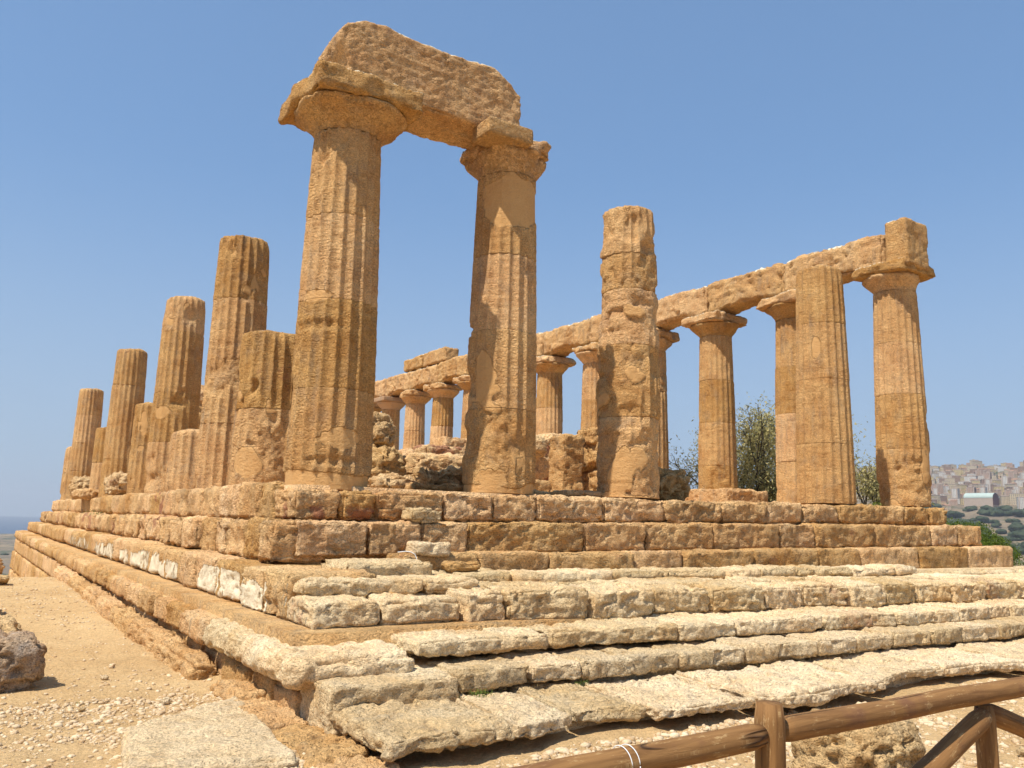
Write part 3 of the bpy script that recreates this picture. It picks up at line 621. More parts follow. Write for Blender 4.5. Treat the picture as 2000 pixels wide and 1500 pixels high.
course(s0, 'c', 'x', [-1.0, .4, 1.3, 2.4, 3.2, 4.4, 5.3, 6.1, 6.8, 7.4, 8.5, 9.3, 10.2, 11.0, 11.9, 13.2, 14.4, 15.5, 17, 18.5, 20], lambda u: -3.0+0.12*np.sin(u*2.3+1), 0.95, lambda u: lerp(-1.30, -1.40, u/16), lambda u: -1.6+0*u, PALE, 441, .045, amp=.028, rnd=.07, jz=.022, mask=nomask, chip=1.4)
s1 = stair_core(-3.3, -1.42, -.9)
course(s1, 'c', 'x', [-1.42, -.62, .42], lambda u: -3.66+0*u, 0.85, lambda u: -1.38+0*u, lambda u: -1.69+0*u, PALE, 455, .022, amp=.03, rnd=.10, jo=.03, mask=lambda P, N, i: mask_white(P, N, i), chip=1.5)
course(s1, 'c', 'x', [-1.36, .15, .95], lambda u: -3.12+0*u, 1.0, lambda u: -1.22+0*u, lambda u: -1.40+0*u, PALE, 457, .024, amp=.03, rnd=.08, jo=.04, mask=nomask, chip=1.5)
course(s1, 'c', 'x', [.42, .98, 2.15, 3.3, 4.4, 5.5, 6.5, 7.6, 8.5, 9.6, 10.6, 11.8, 13.1, 14.4, 15.6, 16.8, 18.2, 19.6], lambda u: -3.72+0.05*np.sin(u*2.1), 0.85, lambda u: lerp(-1.30, -1.42, u/16), lambda u: lerp(-1.69, -1.80, u/16), PALE, 461, .024, gap=.011, amp=.042, rnd=.08, jo=.05, jz=.02, mask=palemask, chip=1.7, tilt=.03)
s2 = stair_core(-3.95, -1.80, -1.6)
course(s2, 'c', 'x', [-.66, 1.05, 2.95, 4.0, 5.9, 7.6, 9.4, 11.2, 13.0, 15.0, 17.0, 19.0], lambda u: -4.50+0.04*np.sin(u*1.3), 1.05, lambda u: lerp(-1.68, -1.735, u/12), lambda u: lerp(-1.885, -1.965, u/10), PALE, 481, .022, gap=.010, amp=.028, rnd=.065, jo=.03, mask=palemask, chip=1.2, tilt=.02)
s3 = stair_core(-4.75, -1.97, -1.1)
course(s3, 'c', 'x', [-1.74, -.45], lambda u: -5.05+0*u, 0.8, lambda u: -1.95+0*u, lambda u: -2.40+0*u, LOWER, 499, .022, amp=.022, rnd=.06, jo=.0, mask=nomask)
course(s3, 'c', 'x', [-.45, .42, 1.05, 1.75, 2.5, 3.0, 3.55, 4.2, 5.0, 5.8, 6.7, 7.6, 8.5, 9.5, 10.6, 11.8, 13, 14.5], lambda u: -5.02+0.03*np.sin(u*3.1), 0.75, lambda u: lerp(-1.93, -1.95, u/12), lambda u: lerp(-2.13, -2.16, u/10), LOWER, 501, .022, amp=.025, rnd=.05, jo=.04, mask=nomask)
s4 = stair_core(-5.7, -2.24, -1.0)
course(s4, 'c', 'x', [-1.74, -.52, .22, 1.05, 2.35, 4.6, 6.2, 8.0, 9.8, 11.8, 14], lambda u: -6.10+0.10*np.sin(u*1.25+.6)+.05*np.sin(u*3.7), 1.2, lambda u: lerp(-2.145, -2.20, u/10), lambda u: lerp(-2.31, -2.37, u/10), LOWER, 521, .017, gap=.013, amp=.034, rnd=.055, jo=.09, jz=.02, mask=nomask, chip=1.8, tilt=.05)

# ------------------------------------------------------------------ loose blocks and rocks
def rock(name, c, size, label, seed, mat=ROCK, rz=0, rnd=0.35, amp=0.06, res=0.04, tilt=0, group=None, cat='rock', hollow=0, red=0):
    dx, dy, dz = size
    p, nrm, edge, F = block_local(dx, dy, dz, res, rnd*min(size))
    p = p-np.array([dx/2, dy/2, 0])
    cz, sz = math.cos(rz), math.sin(rz); ct, st_ = math.cos(tilt), math.sin(tilt)
    def rot(q):
        q = np.stack([q[:, 0], q[:, 1]*ct-q[:, 2]*st_, q[:, 1]*st_+q[:, 2]*ct], -1)
        return np.stack([q[:, 0]*cz-q[:, 1]*sz, q[:, 0]*sz+q[:, 1]*cz, q[:, 2]], -1)
    P = rot(p)+np.array(c); N = rot(nrm)
    d = fbm(P*1.4/max(0.3, min(size))*0.5+seed, 3)*amp*1.6
    P = rough(P+N*d[:, None], N, edge, amp, seed, pit=1.5)
    if hollow: 
        h = np.maximum(0, ridge(P*4.5+seed, 2)-0.55)*hollow; P = P-N*h[:, None]
    M = np.zeros((len(P), 3)); M[:, 1] = red*sst(0.0, .2, fbm(P*2+seed, 3))
    o = mk(name, P, F, mat, None, M); setp(o, label, cat, group); return o
G = 'fallen stones inside the temple'
rock('boulder', (2.2, 3.1, 0.80), (0.7, 0.8, 0.72), 'dark hollowed boulder highest beside the near corner column', 601, rz=.3, amp=.08, group=G)
rock('boulder', (2.2, 2.7, -0.03), (0.8, 0.8, 0.92), 'tall pale boulder leaning just right of the near corner column', 602, rz=.5, amp=.07, group=G, mat=HONEY)
rock('boulder', (2.1, 1.7, -0.05), (1.0, 0.8, 0.32), 'low dark stones at the foot right of the near corner column', 603, amp=.07, group=G, hollow=.12)
rock('boulder', (3.2, 4.2, -0.05), (1.1, 1.0, 0.65), 'squat brown block behind, between the two tall front columns', 604, amp=.06, group=G)
rock('slab', (3.75, 3.0, 0.30), (1.9, 1.3, 0.48), 'wide pale flat slab lying tilted between the two tall front columns', 605, amp=.05, rnd=.25, tilt=.06, group=G, mat=HONEY, cat='stone slab')
rock('boulder', (3.0, 1.7, -0.05), (1.25, 0.9, 0.52), 'dark spongy hollowed rock in front of the wide pale slab', 606, amp=.08, hollow=.3, group=G)
rock('boulder', (2.5, 1.1, -0.06), (1.0, 0.5, 0.2), 'sandy sloping mound of stone before the spongy rock', 607, amp=.04, group=G, mat=UPPER)
rock('stone_block', (5.6, 6.6, 0.6), (1.2, 0.8, 0.75), 'reddish block on the rubble left of the second tall column', 608, amp=.04, rnd=.15, group=G, red=.9, cat='stone block')
rock('stone_block', (6.9, 8.0, 1.25), (1.1, 0.8, 0.5), 'squared pale block topping the rubble left of the second tall column', 609, amp=.025, rnd=.12, group=G, mat=UPPER, cat='stone block')
rock('stone_block', (6.5, 7.9, -0.05), (3.2, 1.6, 1.3), 'mass of broken cella wall behind the second tall column', 610, amp=.07, rnd=.15, group=G, mat=UPPER, cat='wall remains', res=.07)
rock('stone_block', (7.9, 5.3, -0.05), (1.9, 0.9, 1.5), 'red burnt wall stump right of the second tall column', 611, amp=.06, rnd=.12, group=G, red=1.0, cat='wall remains', mat=UPPER)
rock('stone_block', (7.2, 4.6, 1.05), (0.7, 0.6, 0.6), 'brown boulder on the wall stump right of the second tall column', 612, amp=.05, group=G)
rock('stone_block', (8.3, 5.2, 1.35), (1.1, 0.7, 0.42), 'pale boulder on the red wall stump beside the eroded column', 613, amp=.04, group=G, mat=HONEY)
rock('pillar_stump', (6.95, 3.0, -0.05), (0.62, 0.62, 1.52), 'upright rough square stump just left of the eroded broken column', 614, amp=.03, rnd=.10, group=G, mat=GOLD, cat='wall remains')
rock('stone_block', (5.55, 2.4, -0.05), (0.75, 0.5, 0.42), 'small squared block, lower of the two right of the second tall column', 615, amp=.02, rnd=.14, group=G, mat=UPPER, cat='stone block')
rock('stone_block', (5.2, 3.3, -0.05), (0.7, 0.5, 0.75), 'small squared block, upper of the two right of the second tall column', 616, amp=.02, rnd=.14, group=G, mat=UPPER, cat='stone block')
rock('slab', (4.9, 0.9, -0.05), (1.3, 0.7, 0.12), 'thin grey slab flat on the platform between second and third front columns', 617, amp=.02, rnd=.3, group=G, mat=HONEY, cat='stone slab')
rock('slab', (5.15, 0.3, -0.04), (0.9, 0.5, 0.14), 'thin ochre slab flat on the platform before the upright stump', 618, amp=.02, rnd=.3, group=G, mat=UPPER, cat='stone slab')
rock('boulder', (8.15, 1.1, -0.02), (1.2, 1.0, 0.72), 'round spongy boulder right of the eroded broken column', 619, amp=.06, hollow=.35, group=G, rnd=.45)
rock('stone_block', (10.1, 5.0, -0.02), (1.7, 0.9, 0.95), 'lower brown block of the stack right of the eroded broken column', 620, amp=.05, rnd=.1, group=G, mat=UPPER, cat='stone block')
rock('stone_block', (9.9, 4.9, 0.90), (1.5, 0.9, 0.72), 'middle block of the stack right of the eroded broken column', 621, amp=.05, rnd=.1, group=G, mat=UPPER, cat='stone block')
rock('stone_block', (9.6, 5.0, 1.58), (1.1, 0.8, 0.4), 'top layered block of the stack right of the eroded broken column', 622, amp=.05, rnd=.1, group=G, mat=UPPER, cat='stone block')
rock('stone_block', (15.0, 5.9, 0.0), (1.9, 2.5, 0.62), 'low stone plinth under the column before the thorny tree', 623, amp=.035, rnd=.07, mat=GOLD, cat='plinth')
rock('stone_block', (1.3, 16.6, 0.0), (1.2, 1.6, 0.9), 'reddish grey block propped between stumps of the left flank', 624, amp=.07, rnd=.2, red=.7, cat='stone block', group='stones between the flank stumps')
rock('boulder', (0.5, 20.0, 0.0), (1.2, 1.5, 0.75), 'pinkish rock propped low between stumps of the left flank', 625, amp=.09, red=.6, cat='rock', group='stones between the flank stumps')
rock('boulder', (0.1, 28.2, 0.0), (1.1, 1.8, 0.9), 'pointed brown rock beside the slim column at the seaward end', 626, amp=.1, group='stones between the flank stumps')
rock('stone_block', (-0.35, 22.8, -0.05), (0.9, 2.6, 0.3), 'tilted layered slab lying on the platform rim of the left flank', 627, amp=.05, rnd=.2, mat=UPPER, cat='stone slab')
rock('stone_block', (2.2, 19.5, 3.3), (1.3, 1.2, 0.9), 'round topped stone seen high between two left flank columns', 628, amp=.05, group=G, mat=UPPER)
rock('stone_block', (2.2, 19.5, 0.0), (1.4, 1.4, 3.32), 'ruined inner wall pier behind the left flank columns', 629, amp=.05, rnd=.05, group=G, mat=UPPER, cat='wall remains', res=.1)
# stones lying on the front steps
GS = 'loose stones on the front steps'
rock('loose_stone', (1.22, -0.98, -0.57), (0.56, 0.34, 0.22), 'pale yellowish block lying on the second step below the near corner column', 631, mat=LOWER, amp=.03, rnd=.25, res=.022, group=GS, cat='stone')
rock('loose_stone', (1.10, -1.42, -1.03), (0.58, 0.36, 0.20), 'pale yellow stone on the third step with a cut straight top', 632, mat=LOWER, amp=.02, rnd=.3, res=.022, group=GS, cat='stone')
rock('loose_stone', (1.40, -1.85, -1.23), (0.52, 0.34, 0.16), 'tan rounded stone on the tread just right of the white strap', 633, mat=UPPER, amp=.02, rnd=.4, res=.022, rz=-.2, group=GS, cat='stone')
# rocks at the left edge
rock('boulder', (-4.34, -1.45, -2.40), (1.45, 0.9, 0.54), 'big grey and rust boulder nearest at the left edge of the sandy path', 641, mat=GREYROCK, amp=.05, rnd=.3, res=.028, rz=.12, group='rocks at the path edge')
rock('boulder', (-4.35, 0.9, -2.40), (1.35, 1.3, 0.44), 'pinkish buff rock just behind the big grey boulder', 642, mat=ROCK, amp=.06, rnd=.3, res=.035, group='rocks at the path edge', red=.25)
rock('boulder', (-4.45, 5.2, -2.4), (1.2, 1.5, 0.6), 'dark brown rock farthest of those at the left edge', 643, mat=GREYROCK, amp=.07, rnd=.3, res=.05, group='rocks at the path edge')
rock('loose_stone', (-3.55, 10.3, -2.2), (0.5, 0.5, 0.2), 'small brown stone on the path near the far end', 644, mat=ROCK, amp=.03, group='rocks at the path edge', cat='stone')
rock('boulder', (-4.2, 13.5, -2.4), (1.8, 1.6, 0.8), 'ochre rock heap beyond the end of the path', 645, mat=UPPER, amp=.12, group='rocks at the path edge')
rock('boulder', (1.13, -8.15, -2.42), (0.82, 0.72, 0.57), 'rounded yellow ochre boulder behind the wooden fence', 646, mat=ROCK, amp=.05, rnd=.35, res=.025, hollow=.08)
# flat slab lower left, a skewed quadrilateral
def quad_slab(corners, z0, z1, label, seed, mat):
    p, nrm, edge, F = block_local(1.3, 1.7, z1-z0, 0.028, 0.06)
    u, v = p[:, 0]/1.3, p[:, 1]/1.7; A, B_, C, D = [np.array(q) for q in corners]
    xy = (1-u)[:, None]*(1-v)[:, None]*A+u[:, None]*(1-v)[:, None]*B_+u[:, None]*v[:, None]*C+(1-u)[:, None]*v[:, None]*D
    P = np.concatenate([xy, (z0+p[:, 2])[:, None]], 1); P = rough(P, nrm, edge, 0.02, seed)
    o = mk('slab', P, F, mat, None, np.zeros((len(P), 3))); setp(o, label, 'stone slab')
quad_slab([(-3.42, -5.5), (-2.22, -5.75), (-2.02, -3.35), (-3.22, -4.25)], -2.5, -2.285, 'large flat pale slab sunk in the gravel at lower left', 650, LOWER)
for i, (x, y, sx, sy, zt) in enumerate([(-1.95, -4.1, .55, 1.1, -2.30), (-1.9, -5.2, .62, 1.2, -2.31), (-1.85, -6.4, .7, 1.3, -2.33), (-1.9, -3.0, .4, 1.1, -2.26)]):
    p, nrm, edge, F = block_local(sx, sy, .3, 0.03, 0.10); P = rough(p+np.array([x-sx/2, y-sy/2, zt-.3]), nrm, edge, .04, 660+i*.1)
    o = mk('foundation_ledge', P, F, UPPER, None, np.zeros((len(P), 3)))
    setp(o, ['rough ochre bedding stone between the flat slab and the grey steps', 'rough ochre bedding stone beside the lowest grey step', 'nearest ochre bedding stone at the bottom edge of the view', 'ochre bedding stone below the curved corner of the platform'][i], 'rock ledge', 'bedding stones at the stair foot')

# ------------------------------------------------------------------ gravel, grit (uncountable)
def ico():
    t = (1+5**.5)/2
    v = np.array([(-1, t, 0), (1, t, 0), (-1, -t, 0), (1, -t, 0), (0, -1, t), (0, 1, t), (0, -1, -t), (0, 1, -t), (t, 0, -1), (t, 0, 1), (-t, 0, -1), (-t, 0, 1)], float)
    v /= np.linalg.norm(v[0])
    f = np.array([(0, 11, 5), (0, 5, 1), (0, 1, 7), (0, 7, 10), (0, 10, 11), (1, 5, 9), (5, 11, 4), (11, 10, 2), (10, 7, 6), (7, 1, 8), (3, 9, 4), (3, 4, 2), (3, 2, 6), (3, 6, 8), (3, 8, 9), (4, 9, 5), (2, 4, 11), (6, 2, 10), (8, 6, 7), (9, 8, 1)])
    return v, f
def subdiv(v, f):
    E = {}; v = list(map(tuple, v)); nf = []
    def mid(a, b):
        k = (min(a, b), max(a, b))
        if k not in E:
            m = np.array(v[a])+np.array(v[b]); m /= np.linalg.norm(m); v.append(tuple(m)); E[k] = len(v)-1
        return E[k]
    for a, b, c in f:
        x, y, z = mid(a, b), mid(b, c), mid(c, a); nf += [(a, x, z), (b, y, x), (c, z, y), (x, y, z)]
    return np.array(v), np.array(nf)
IV, IF = ico(); IV2, IF2 = subdiv(IV, IF)
def inside(x, y):   # footprint of platform and stair
    return (x > -1.85) & (y > -6.1)
def gravel():
    r = np.random.default_rng(5); pts = []
    def zone(n, x0, x1, y0, y1, s0, s1, keep=None):
        x = r.uniform(x0, x1, n); y = r.uniform(y0, y1, n); s = s0*(s1/s0)**(r.random(n)**2.2)
        k = ~inside(x, y)
        if keep is not None: k &= r.random(n) < keep(x, y)
        pts.append(np.stack([x[k], y[k], s[k]], -1))
    dens = lambda x, y: np.clip(.55+1.3*fbm(np.stack([x*.8, y*.8, 0*x], -1), 3), 0.08, 1)
    zone(85000, -5.2, -1.8, -9.5, -2.6, .004, .034, lambda x, y: dens(x, y)*np.where(y > -3.8, .5, 1))
    zone(16000, -4.5, -1.9, -3.0, 13, .006, .03, lambda x, y: 0.3*dens(x, y))
    zone(19000, -1.8, 6, -9.6, -6.1, .008, .05, dens)
    zone(6000, 5, 14, -9.5, -6.1, .012, .06, dens)
    p = np.vstack(pts)
    # grit and sand lying on the lower treads
    n = 900; x = r.uniform(-1.2, 9, n); q = np.stack([x, r.uniform(-5.2, -5.0, n)-.06*r.random(n), .004*(4.5)**(r.random(n)**2)], -1)
    V = []; Fs = []; off = 0
    N = len(p); z = terrain(p[:, 0], p[:, 1])
    sc = np.stack([p[:, 2]*r.uniform(.9, 1.5, N), p[:, 2]*r.uniform(.8, 1.2, N), p[:, 2]*r.uniform(.45, .8, N)], -1)
    a = r.uniform(0, 6.3, N); ca, sa = np.cos(a), np.sin(a)
    J = 1+r.uniform(-.22, .22, (N, 12)); b = IV[None]*J[..., None]*sc[:, None, :]
    X = b[..., 0]*ca[:, None]-b[..., 1]*sa[:, None]+p[:, 0, None]; Y = b[..., 0]*sa[:, None]+b[..., 1]*ca[:, None]+p[:, 1, None]; Z = b[..., 2]+(z+sc[:, 2]*.12)[:, None]
    V = np.stack([X, Y, Z], -1).reshape(-1, 3); F = (IF[None]+12*np.arange(N)[:, None, None]).reshape(-1, 3)
    m, nt, bs = new_mat('pebble_stone'); B = NB(nt); geo = B.n('ShaderNodeNewGeometry')
    c = B.mix(geo.outputs['Random Per Island'], (0.70, 0.55, 0.35), (0.44, 0.27, 0.12)); c = B.mix(B.mapr(B.noise(geo.outputs['Position'], 60, 4), .45, .7, 0, .4), c, (0.75, .68, .55))
    B.l(c, bs.inputs['Base Color']); B.l(B.bump(B.noise(geo.outputs['Position'], 120, 3), .6, .006), bs.inputs['Normal'])
    setp(mk('gravel', V, F, m, smooth=True), kind='stuff')
    o = bpy.data.objects['gravel']; o['label'] = 'pale gravel scattered over the sandy ground'; o['category'] = 'gravel'
    return m
PEB = gravel()
# bigger loose stones, each its own object
spots = [(-3.35, -2.9, .05, 'rounded tan stone at the foot of the big grey boulder'), (-2.75, -.6, .045, 'pale pebble alone on the open sandy path'), (-2.95, -1.4, .04, 'brown stone on the sandy path right of the grey boulder'),
         (-2.62, -3.0, .05, 'flat buff stone between the boulder and the sunk slab'), (-0.25, -6.62, .055, 'upright pale stone in the shade of the lowest step, leftmost of three'), (0.15, -6.75, .06, 'white stone just in front of the lowest step'),
         (0.62, -6.8, .07, 'tall whitish stone leaning under the lowest step'), (1.25, -7.1, .05, 'round white stone on the gravel before the lowest step'), (-1.9, -2.55, .05, 'buff stone by the end of the worn ledge'),
         (2.6, -7.6, .08, 'pale stone on the gravel right of the fence post'), (3.4, -8.2, .09, 'large whitish stone seen between fence rail and brace'), (2.2, -8.7, .07, 'flat pale stone beneath the fence rail right of the boulder')]
for i, (x, y, s, lb) in enumerate(spots):
    z = float(terrain(np.array([x]), np.array([y]))[0])-s*.15
    rock('loose_stone', (x, y, z), (s*2.1, s*1.7, s*1.5), lb, 700+i*3, mat=LOWER, amp=s*.28, rnd=.42, res=s*.22, rz=i, group='larger loose stones on the gravel', cat='stone')

# ------------------------------------------------------------------ small plants, dry grass
def leaf_mat(name, c1, c2, rough_=0.6, trans=0.25):
    m, nt, b = new_mat(name); B = NB(nt); geo = B.n('ShaderNodeNewGeometry')
    c = B.mix(geo.outputs['Random Per Island'], c1, c2); B.l(c, b.inputs['Base Color']); b.inputs['Roughness'].default_value = rough_
    tr = B.n('ShaderNodeBsdfTranslucent'); B.l(c, tr.inputs[0]); mx = B.n('ShaderNodeMixShader'); mx.inputs[0].default_value = trans
    out = [n for n in nt.nodes if n.type == 'OUTPUT_MATERIAL'][0]
    B.l(b.outputs[0], mx.inputs[1]); B.l(tr.outputs[0], mx.inputs[2]); B.l(mx.outputs[0], out.inputs[0]); return m
HERB = leaf_mat('herb_green', (0.10, 0.17, 0.03), (0.20, 0.24, 0.05))
DRY = leaf_mat('dry_grass', (0.40, 0.26, 0.10), (0.55, 0.40, 0.2))
def quads(C, A, Bv):
    """leaf quads from centres C, half axes A, B"""
    V = np.stack([C-A*.9, C+Bv*.55, C+A*.9, C-Bv*.55], 1).reshape(-1, 3)
    F = np.arange(len(V)).reshape(-1, 4); return V, F
def rand_leaves(C, L, Wd, r, up=0.0):
    n = len(C); a = r.normal(size=(n, 3)); a[:, 2] += up; a /= np.linalg.norm(a, axis=1, keepdims=True)
    b = np.cross(a, r.normal(size=(n, 3))); b /= np.linalg.norm(b, axis=1, keepdims=True)
    s = r.uniform(.6, 1.25, (n, 1)); return quads(C, a*L*s, b*Wd*s)
rr_ = np.random.default_rng(3)
for (x, y, z, s, lb, n) in [(-0.30, -5.15, -2.14, .065, 'little green succulent tuft on the lowest step, larger of two', 150), (0.92, -5.14, -2.14, .045, 'tiny green tuft on the lowest step, right of the larger one', 120),
                            (-1.02, 15.4, -0.60, .14, 'small green weed rooted on the long left side of the platform', 80), (-3.42, -2.95, -2.33, .035, 'single green sprig on the gravel before the grey boulder', 30), (12.9, -0.85, 0.06, .12, 'green weed between the stylobate stones near the far right columns', 60)]:
    C = rr_.normal(size=(n, 3))*np.array([s*1.1, s*.5, s*.28])+np.array([x, y, z+s*.35]); V, F = rand_leaves(C, s*.28, s*.09, rr_, up=2.2)
    o = mk('herb_tuft', V, F, HERB, smooth=False); setp(o, lb, 'plant', 'small green weeds')
# dry grass wisps along joints
n = 1500; C = np.concatenate([np.stack([rr_.uniform(-1, 12, n//2), -5.06+rr_.normal(size=n//2)*.05, np.full(n//2, -2.13)], -1), np.stack([rr_.uniform(-1, 9, n//4), -6.25-np.abs(rr_.normal(size=n//4))*.35, np.full(n//4, -2.42)], -1), np.stack([rr_.uniform(0, 12, n//4), -3.80+rr_.normal(size=n//4)*.03, np.full(n//4, -1.70)], -1)])
k = fbm(C*np.array([1.3, .4, .2]), 2) > 0.05; C = C[k]; V, F = rand_leaves(C+np.array([0, 0, .012]), .03, .0022, rr_, up=.9)
o = mk('dry_grass', V, F, DRY, smooth=False); setp(o, 'thin dry grass wisps in the joints of the lower steps', 'grass', kind='stuff')

# ------------------------------------------------------------------ tubes
def tube(path, rad, n=14, closed_caps=True, wob=0.0, seed=0):
    path = np.array(path, float); m = len(path); rad = np.broadcast_to(np.array(rad, float), (m,))
    T = np.gradient(path, axis=0); T /= np.linalg.norm(T, axis=1, keepdims=True)
    ref = np.array([0, 0, 1.0]) if abs(T[0, 2]) < .9 else np.array([1.0, 0, 0])
    V = []
    for i in range(m):
        a = np.cross(T[i], ref); a /= np.linalg.norm(a); b = np.cross(T[i], a)
        t = np.arange(n)*2*math.pi/n; V.append(path[i]+rad[i]*(np.cos(t)[:, None]*a+np.sin(t)[:, None]*b))
    V = np.array(V).reshape(-1, 3); idx = np.arange(m*n).reshape(m, n); b = np.roll(idx, -1, 1)
    F = np.stack([idx[:-1], idx[1:], b[1:], b[:-1]], -1).reshape(-1, 4)
    if wob:
        ax = np.repeat(path, n, 0); d = V-ax; V = ax+d*(1+wob*fbm(V*5+seed, 3)[:, None])
    if closed_caps:
        c0 = len(V); V = np.vstack([V, path[0], path[-1]])
        T2 = np.vstack([np.stack([np.full(n, c0), idx[0], np.roll(idx[0], -1)], -1), np.stack([np.full(n, c0+1), np.roll(idx[-1], -1), idx[-1]], -1)])
        return V, [F, T2]
    return V, [F]
def seg(a, b, n): 
    t = np.linspace(0, 1, n)[:, None]; return np.array(a)*(1-t)+np.array(b)*t

# ------------------------------------------------------------------ wooden fence
def wood():
    m, nt, b = new_mat('stained_log_wood'); B = NB(nt)
    tc = B.n('ShaderNodeTexCoord'); P = tc.outputs['Object']
    at = B.n('ShaderNodeAttribute', attribute_name='mask'); v = at.outputs['Vector']     # along, round, 0
    g = B.noise(B.scale(v, (2.2, 34, 1)), 1.0, 6, .65, .6); g2 = B.noise(B.scale(v, (6, 90, 1)), 1.0, 4, .6); n = B.noise(v, 3.5, 5, .6)
    c = B.mix(B.mapr(g, .35, .65), (0.17, 0.08, 0.028), (0.30, 0.155, 0.055))
    c = B.mix(B.mapr(n, .56, .72, 0, .8), c, (0.17, 0.075, 0.04)); c = B.mix(B.mapr(B.noise(B.scale(v, (7, 30, 1)), 1.0, 6, .8), .56, .64, 0, .8), c, (0.50, 0.33, 0.15))
    wv = B.n('ShaderNodeTexNoise'); wv.inputs['Scale'].default_value = 1; B.l(B.scale(v, (0.4, 6.5, 1)), wv.inputs['Vector'])
    crack = B.mapr(B.math('ABSOLUTE', B.math('SUBTRACT', wv.outputs['Fac'], 0.5)), 0.0, 0.011, 1, 0); crack = B.math('MULTIPLY', crack, B.mapr(B.noise(v, 1.7, 3), .48, .56))
    c = B.mix(B.math('MULTIPLY', crack, .9), c, (0.04, 0.02, 0.012))
    B.l(c, b.inputs['Base Color']); b.inputs['Roughness'].default_value = 0.8; b.inputs['Specular IOR Level'].default_value = .2
    h = B.math('ADD', g, B.math('MULTIPLY', g2, .5)); h = B.math('SUBTRACT', h, B.math('MULTIPLY', crack, 2.2))
    B.l(B.bump(h, .7, .006), b.inputs['Normal']); return m
WOOD = wood()
def log(name, a, b, r, parent, seed, n=28, flat=None):
    L = np.linalg.norm(np.array(b)-np.array(a)); m = max(8, int(L/.06)); path = seg(a, b, m)
    path = path+np.stack([0*path[:, 0], fbm(np.stack([np.linspace(0, L*.8, m)]*3, -1)+seed, 2)*.012, fbm(np.stack([np.linspace(0, L*.8, m)]*3, -1)+seed+9, 2)*.012], -1)
    rad = np.full(m, r); rad[0] -= .008; rad[-1] -= .008
    # double end rings make a soft chamfer
    V, F = tube(path, rad, n, True, .035, seed)
    al = np.concatenate([np.repeat(np.linspace(0, L, m), n), [0, L]])+seed*3.1; ro = np.concatenate([np.tile(np.abs(np.linspace(-.5, .5, n)), m)*r*6, [0, 0]])
    mk(name, V, F, WOOD, parent, np.stack([al, ro, np.zeros(len(al))], -1))
FN = rootw('wooden_fence', (-1.0, -9.85, -2.3), 'brown round log fence with crossed braces at lower right', 'fence')
log('post', (-1.985, -9.875, -2.5), (-1.985, -9.875, -1.165), .056, FN, 1, n=32)
log('post', (-.37, -9.83, -2.5), (-.36, -9.83, -1.335), .047, FN, 2)
log('post', (1.55, -9.83, -2.5), (1.56, -9.83, -1.17), .066, FN, 3)
log('rail', (-4.3, -9.90, -1.30), (-2.035, -9.87, -1.285), .047, FN, 4, n=32)
log('rail', (-1.935, -9.865, -1.28), (1.50, -9.83, -1.29), .047, FN, 5, n=32)
log('brace', (-2.0, -9.86, -1.93), (-.40, -9.84, -1.385), .05, FN, 6)
log('brace', (-.30, -9.79, -1.385), (1.45, -9.83, -1.93), .05, FN, 7)
WH = new_mat('white_plastic')[0]; WH.node_tree.nodes['Principled BSDF'].inputs['Base Color'].default_value = (.75, .75, .73, 1); WH.node_tree.nodes['Principled BSDF'].inputs['Roughness'].default_value = .4
def ring(c, ax, r, tr, tail=0):
    ax = np.array(ax, float); ax /= np.linalg.norm(ax); a = np.cross(ax, [0, 0, 1]); a /= np.linalg.norm(a); b = np.cross(ax, a)
    t = np.linspace(0, 2*math.pi*.985, 40)
    return tube(np.array(c)+r*(np.cos(t)[:, None]*a+np.sin(t)[:, None]*b), tr, 8)
ax = np.array([-2.085+4.3, -9.87+9.90, .015])
for i, xx in enumerate((-2.72, -2.69)):
    t = (xx+4.3)/2.215; c = np.array([-4.3, -9.90, -1.30])*(1-t)+np.array([-2.085, -9.87, -1.285])*t
    V, F = ring(c, ax+np.array([0, .12*(i-.5), .1]), .0545, .0017)
    o = mk('cable_tie', V, F, WH); setp(o, ['thin white cable tie round the left fence rail, left of two', 'thin white cable tie round the left fence rail, right of two'][i], 'cable tie', 'cable ties on the fence rail')
# white strap hanging over the tread below the pale yellow stone
pth = np.array([[.58, -1.50, -.975], [.68, -1.54, -.962], [.75, -1.57, -.97], [.80, -1.59, -1.0], [.825, -1.6, -1.06], [.82, -1.605, -1.13], [.80, -1.60, -1.2]])
V, F = tube(pth, .006, 8); o = mk('white_strap', V, F, WH); setp(o, 'thin white strap drooping off the third step below the pale yellow stone', 'strap')

# ------------------------------------------------------------------ trees
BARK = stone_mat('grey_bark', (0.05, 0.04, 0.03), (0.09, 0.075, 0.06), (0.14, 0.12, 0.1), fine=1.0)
ALM = leaf_mat('olive_yellow_leaves', (0.20, 0.20, 0.08), (0.66, 0.56, 0.24), trans=.3)
PINE = leaf_mat('pine_needles', (0.035, 0.065, 0.01), (0.16, 0.215, 0.022), trans=.25)
SCRUB = leaf_mat('scrub_leaves', (0.035, 0.05, 0.022), (0.085, 0.10, 0.045), trans=.1)
def branches(base, dirv, L, r, depth, rg, out, tips, spread=.55):
    n = 6; p = np.array(base, float); d = np.array(dirv, float)/np.linalg.norm(dirv); path = [p.copy()]
    for i in range(n-1):
        d = d+rg.normal(size=3)*.13+np.array([0, 0, .03]); d /= np.linalg.norm(d); p = p+d*L/(n-1); path.append(p.copy())
    out.append((np.array(path), np.linspace(r, r*.6, n)))
    if depth <= 2: 
        for q in path[1:]: tips.append(q)
    if depth == 0: return
    for k in range(rg.integers(2, 4)):
        j = rg.integers(2, n); nd = d+rg.normal(size=3)*spread; nd[2] = max(nd[2], -.2)
        branches(path[j] if k else path[-1], nd, L*rg.uniform(.62, .82), r*.6, depth-1, rg, out, tips, spread)
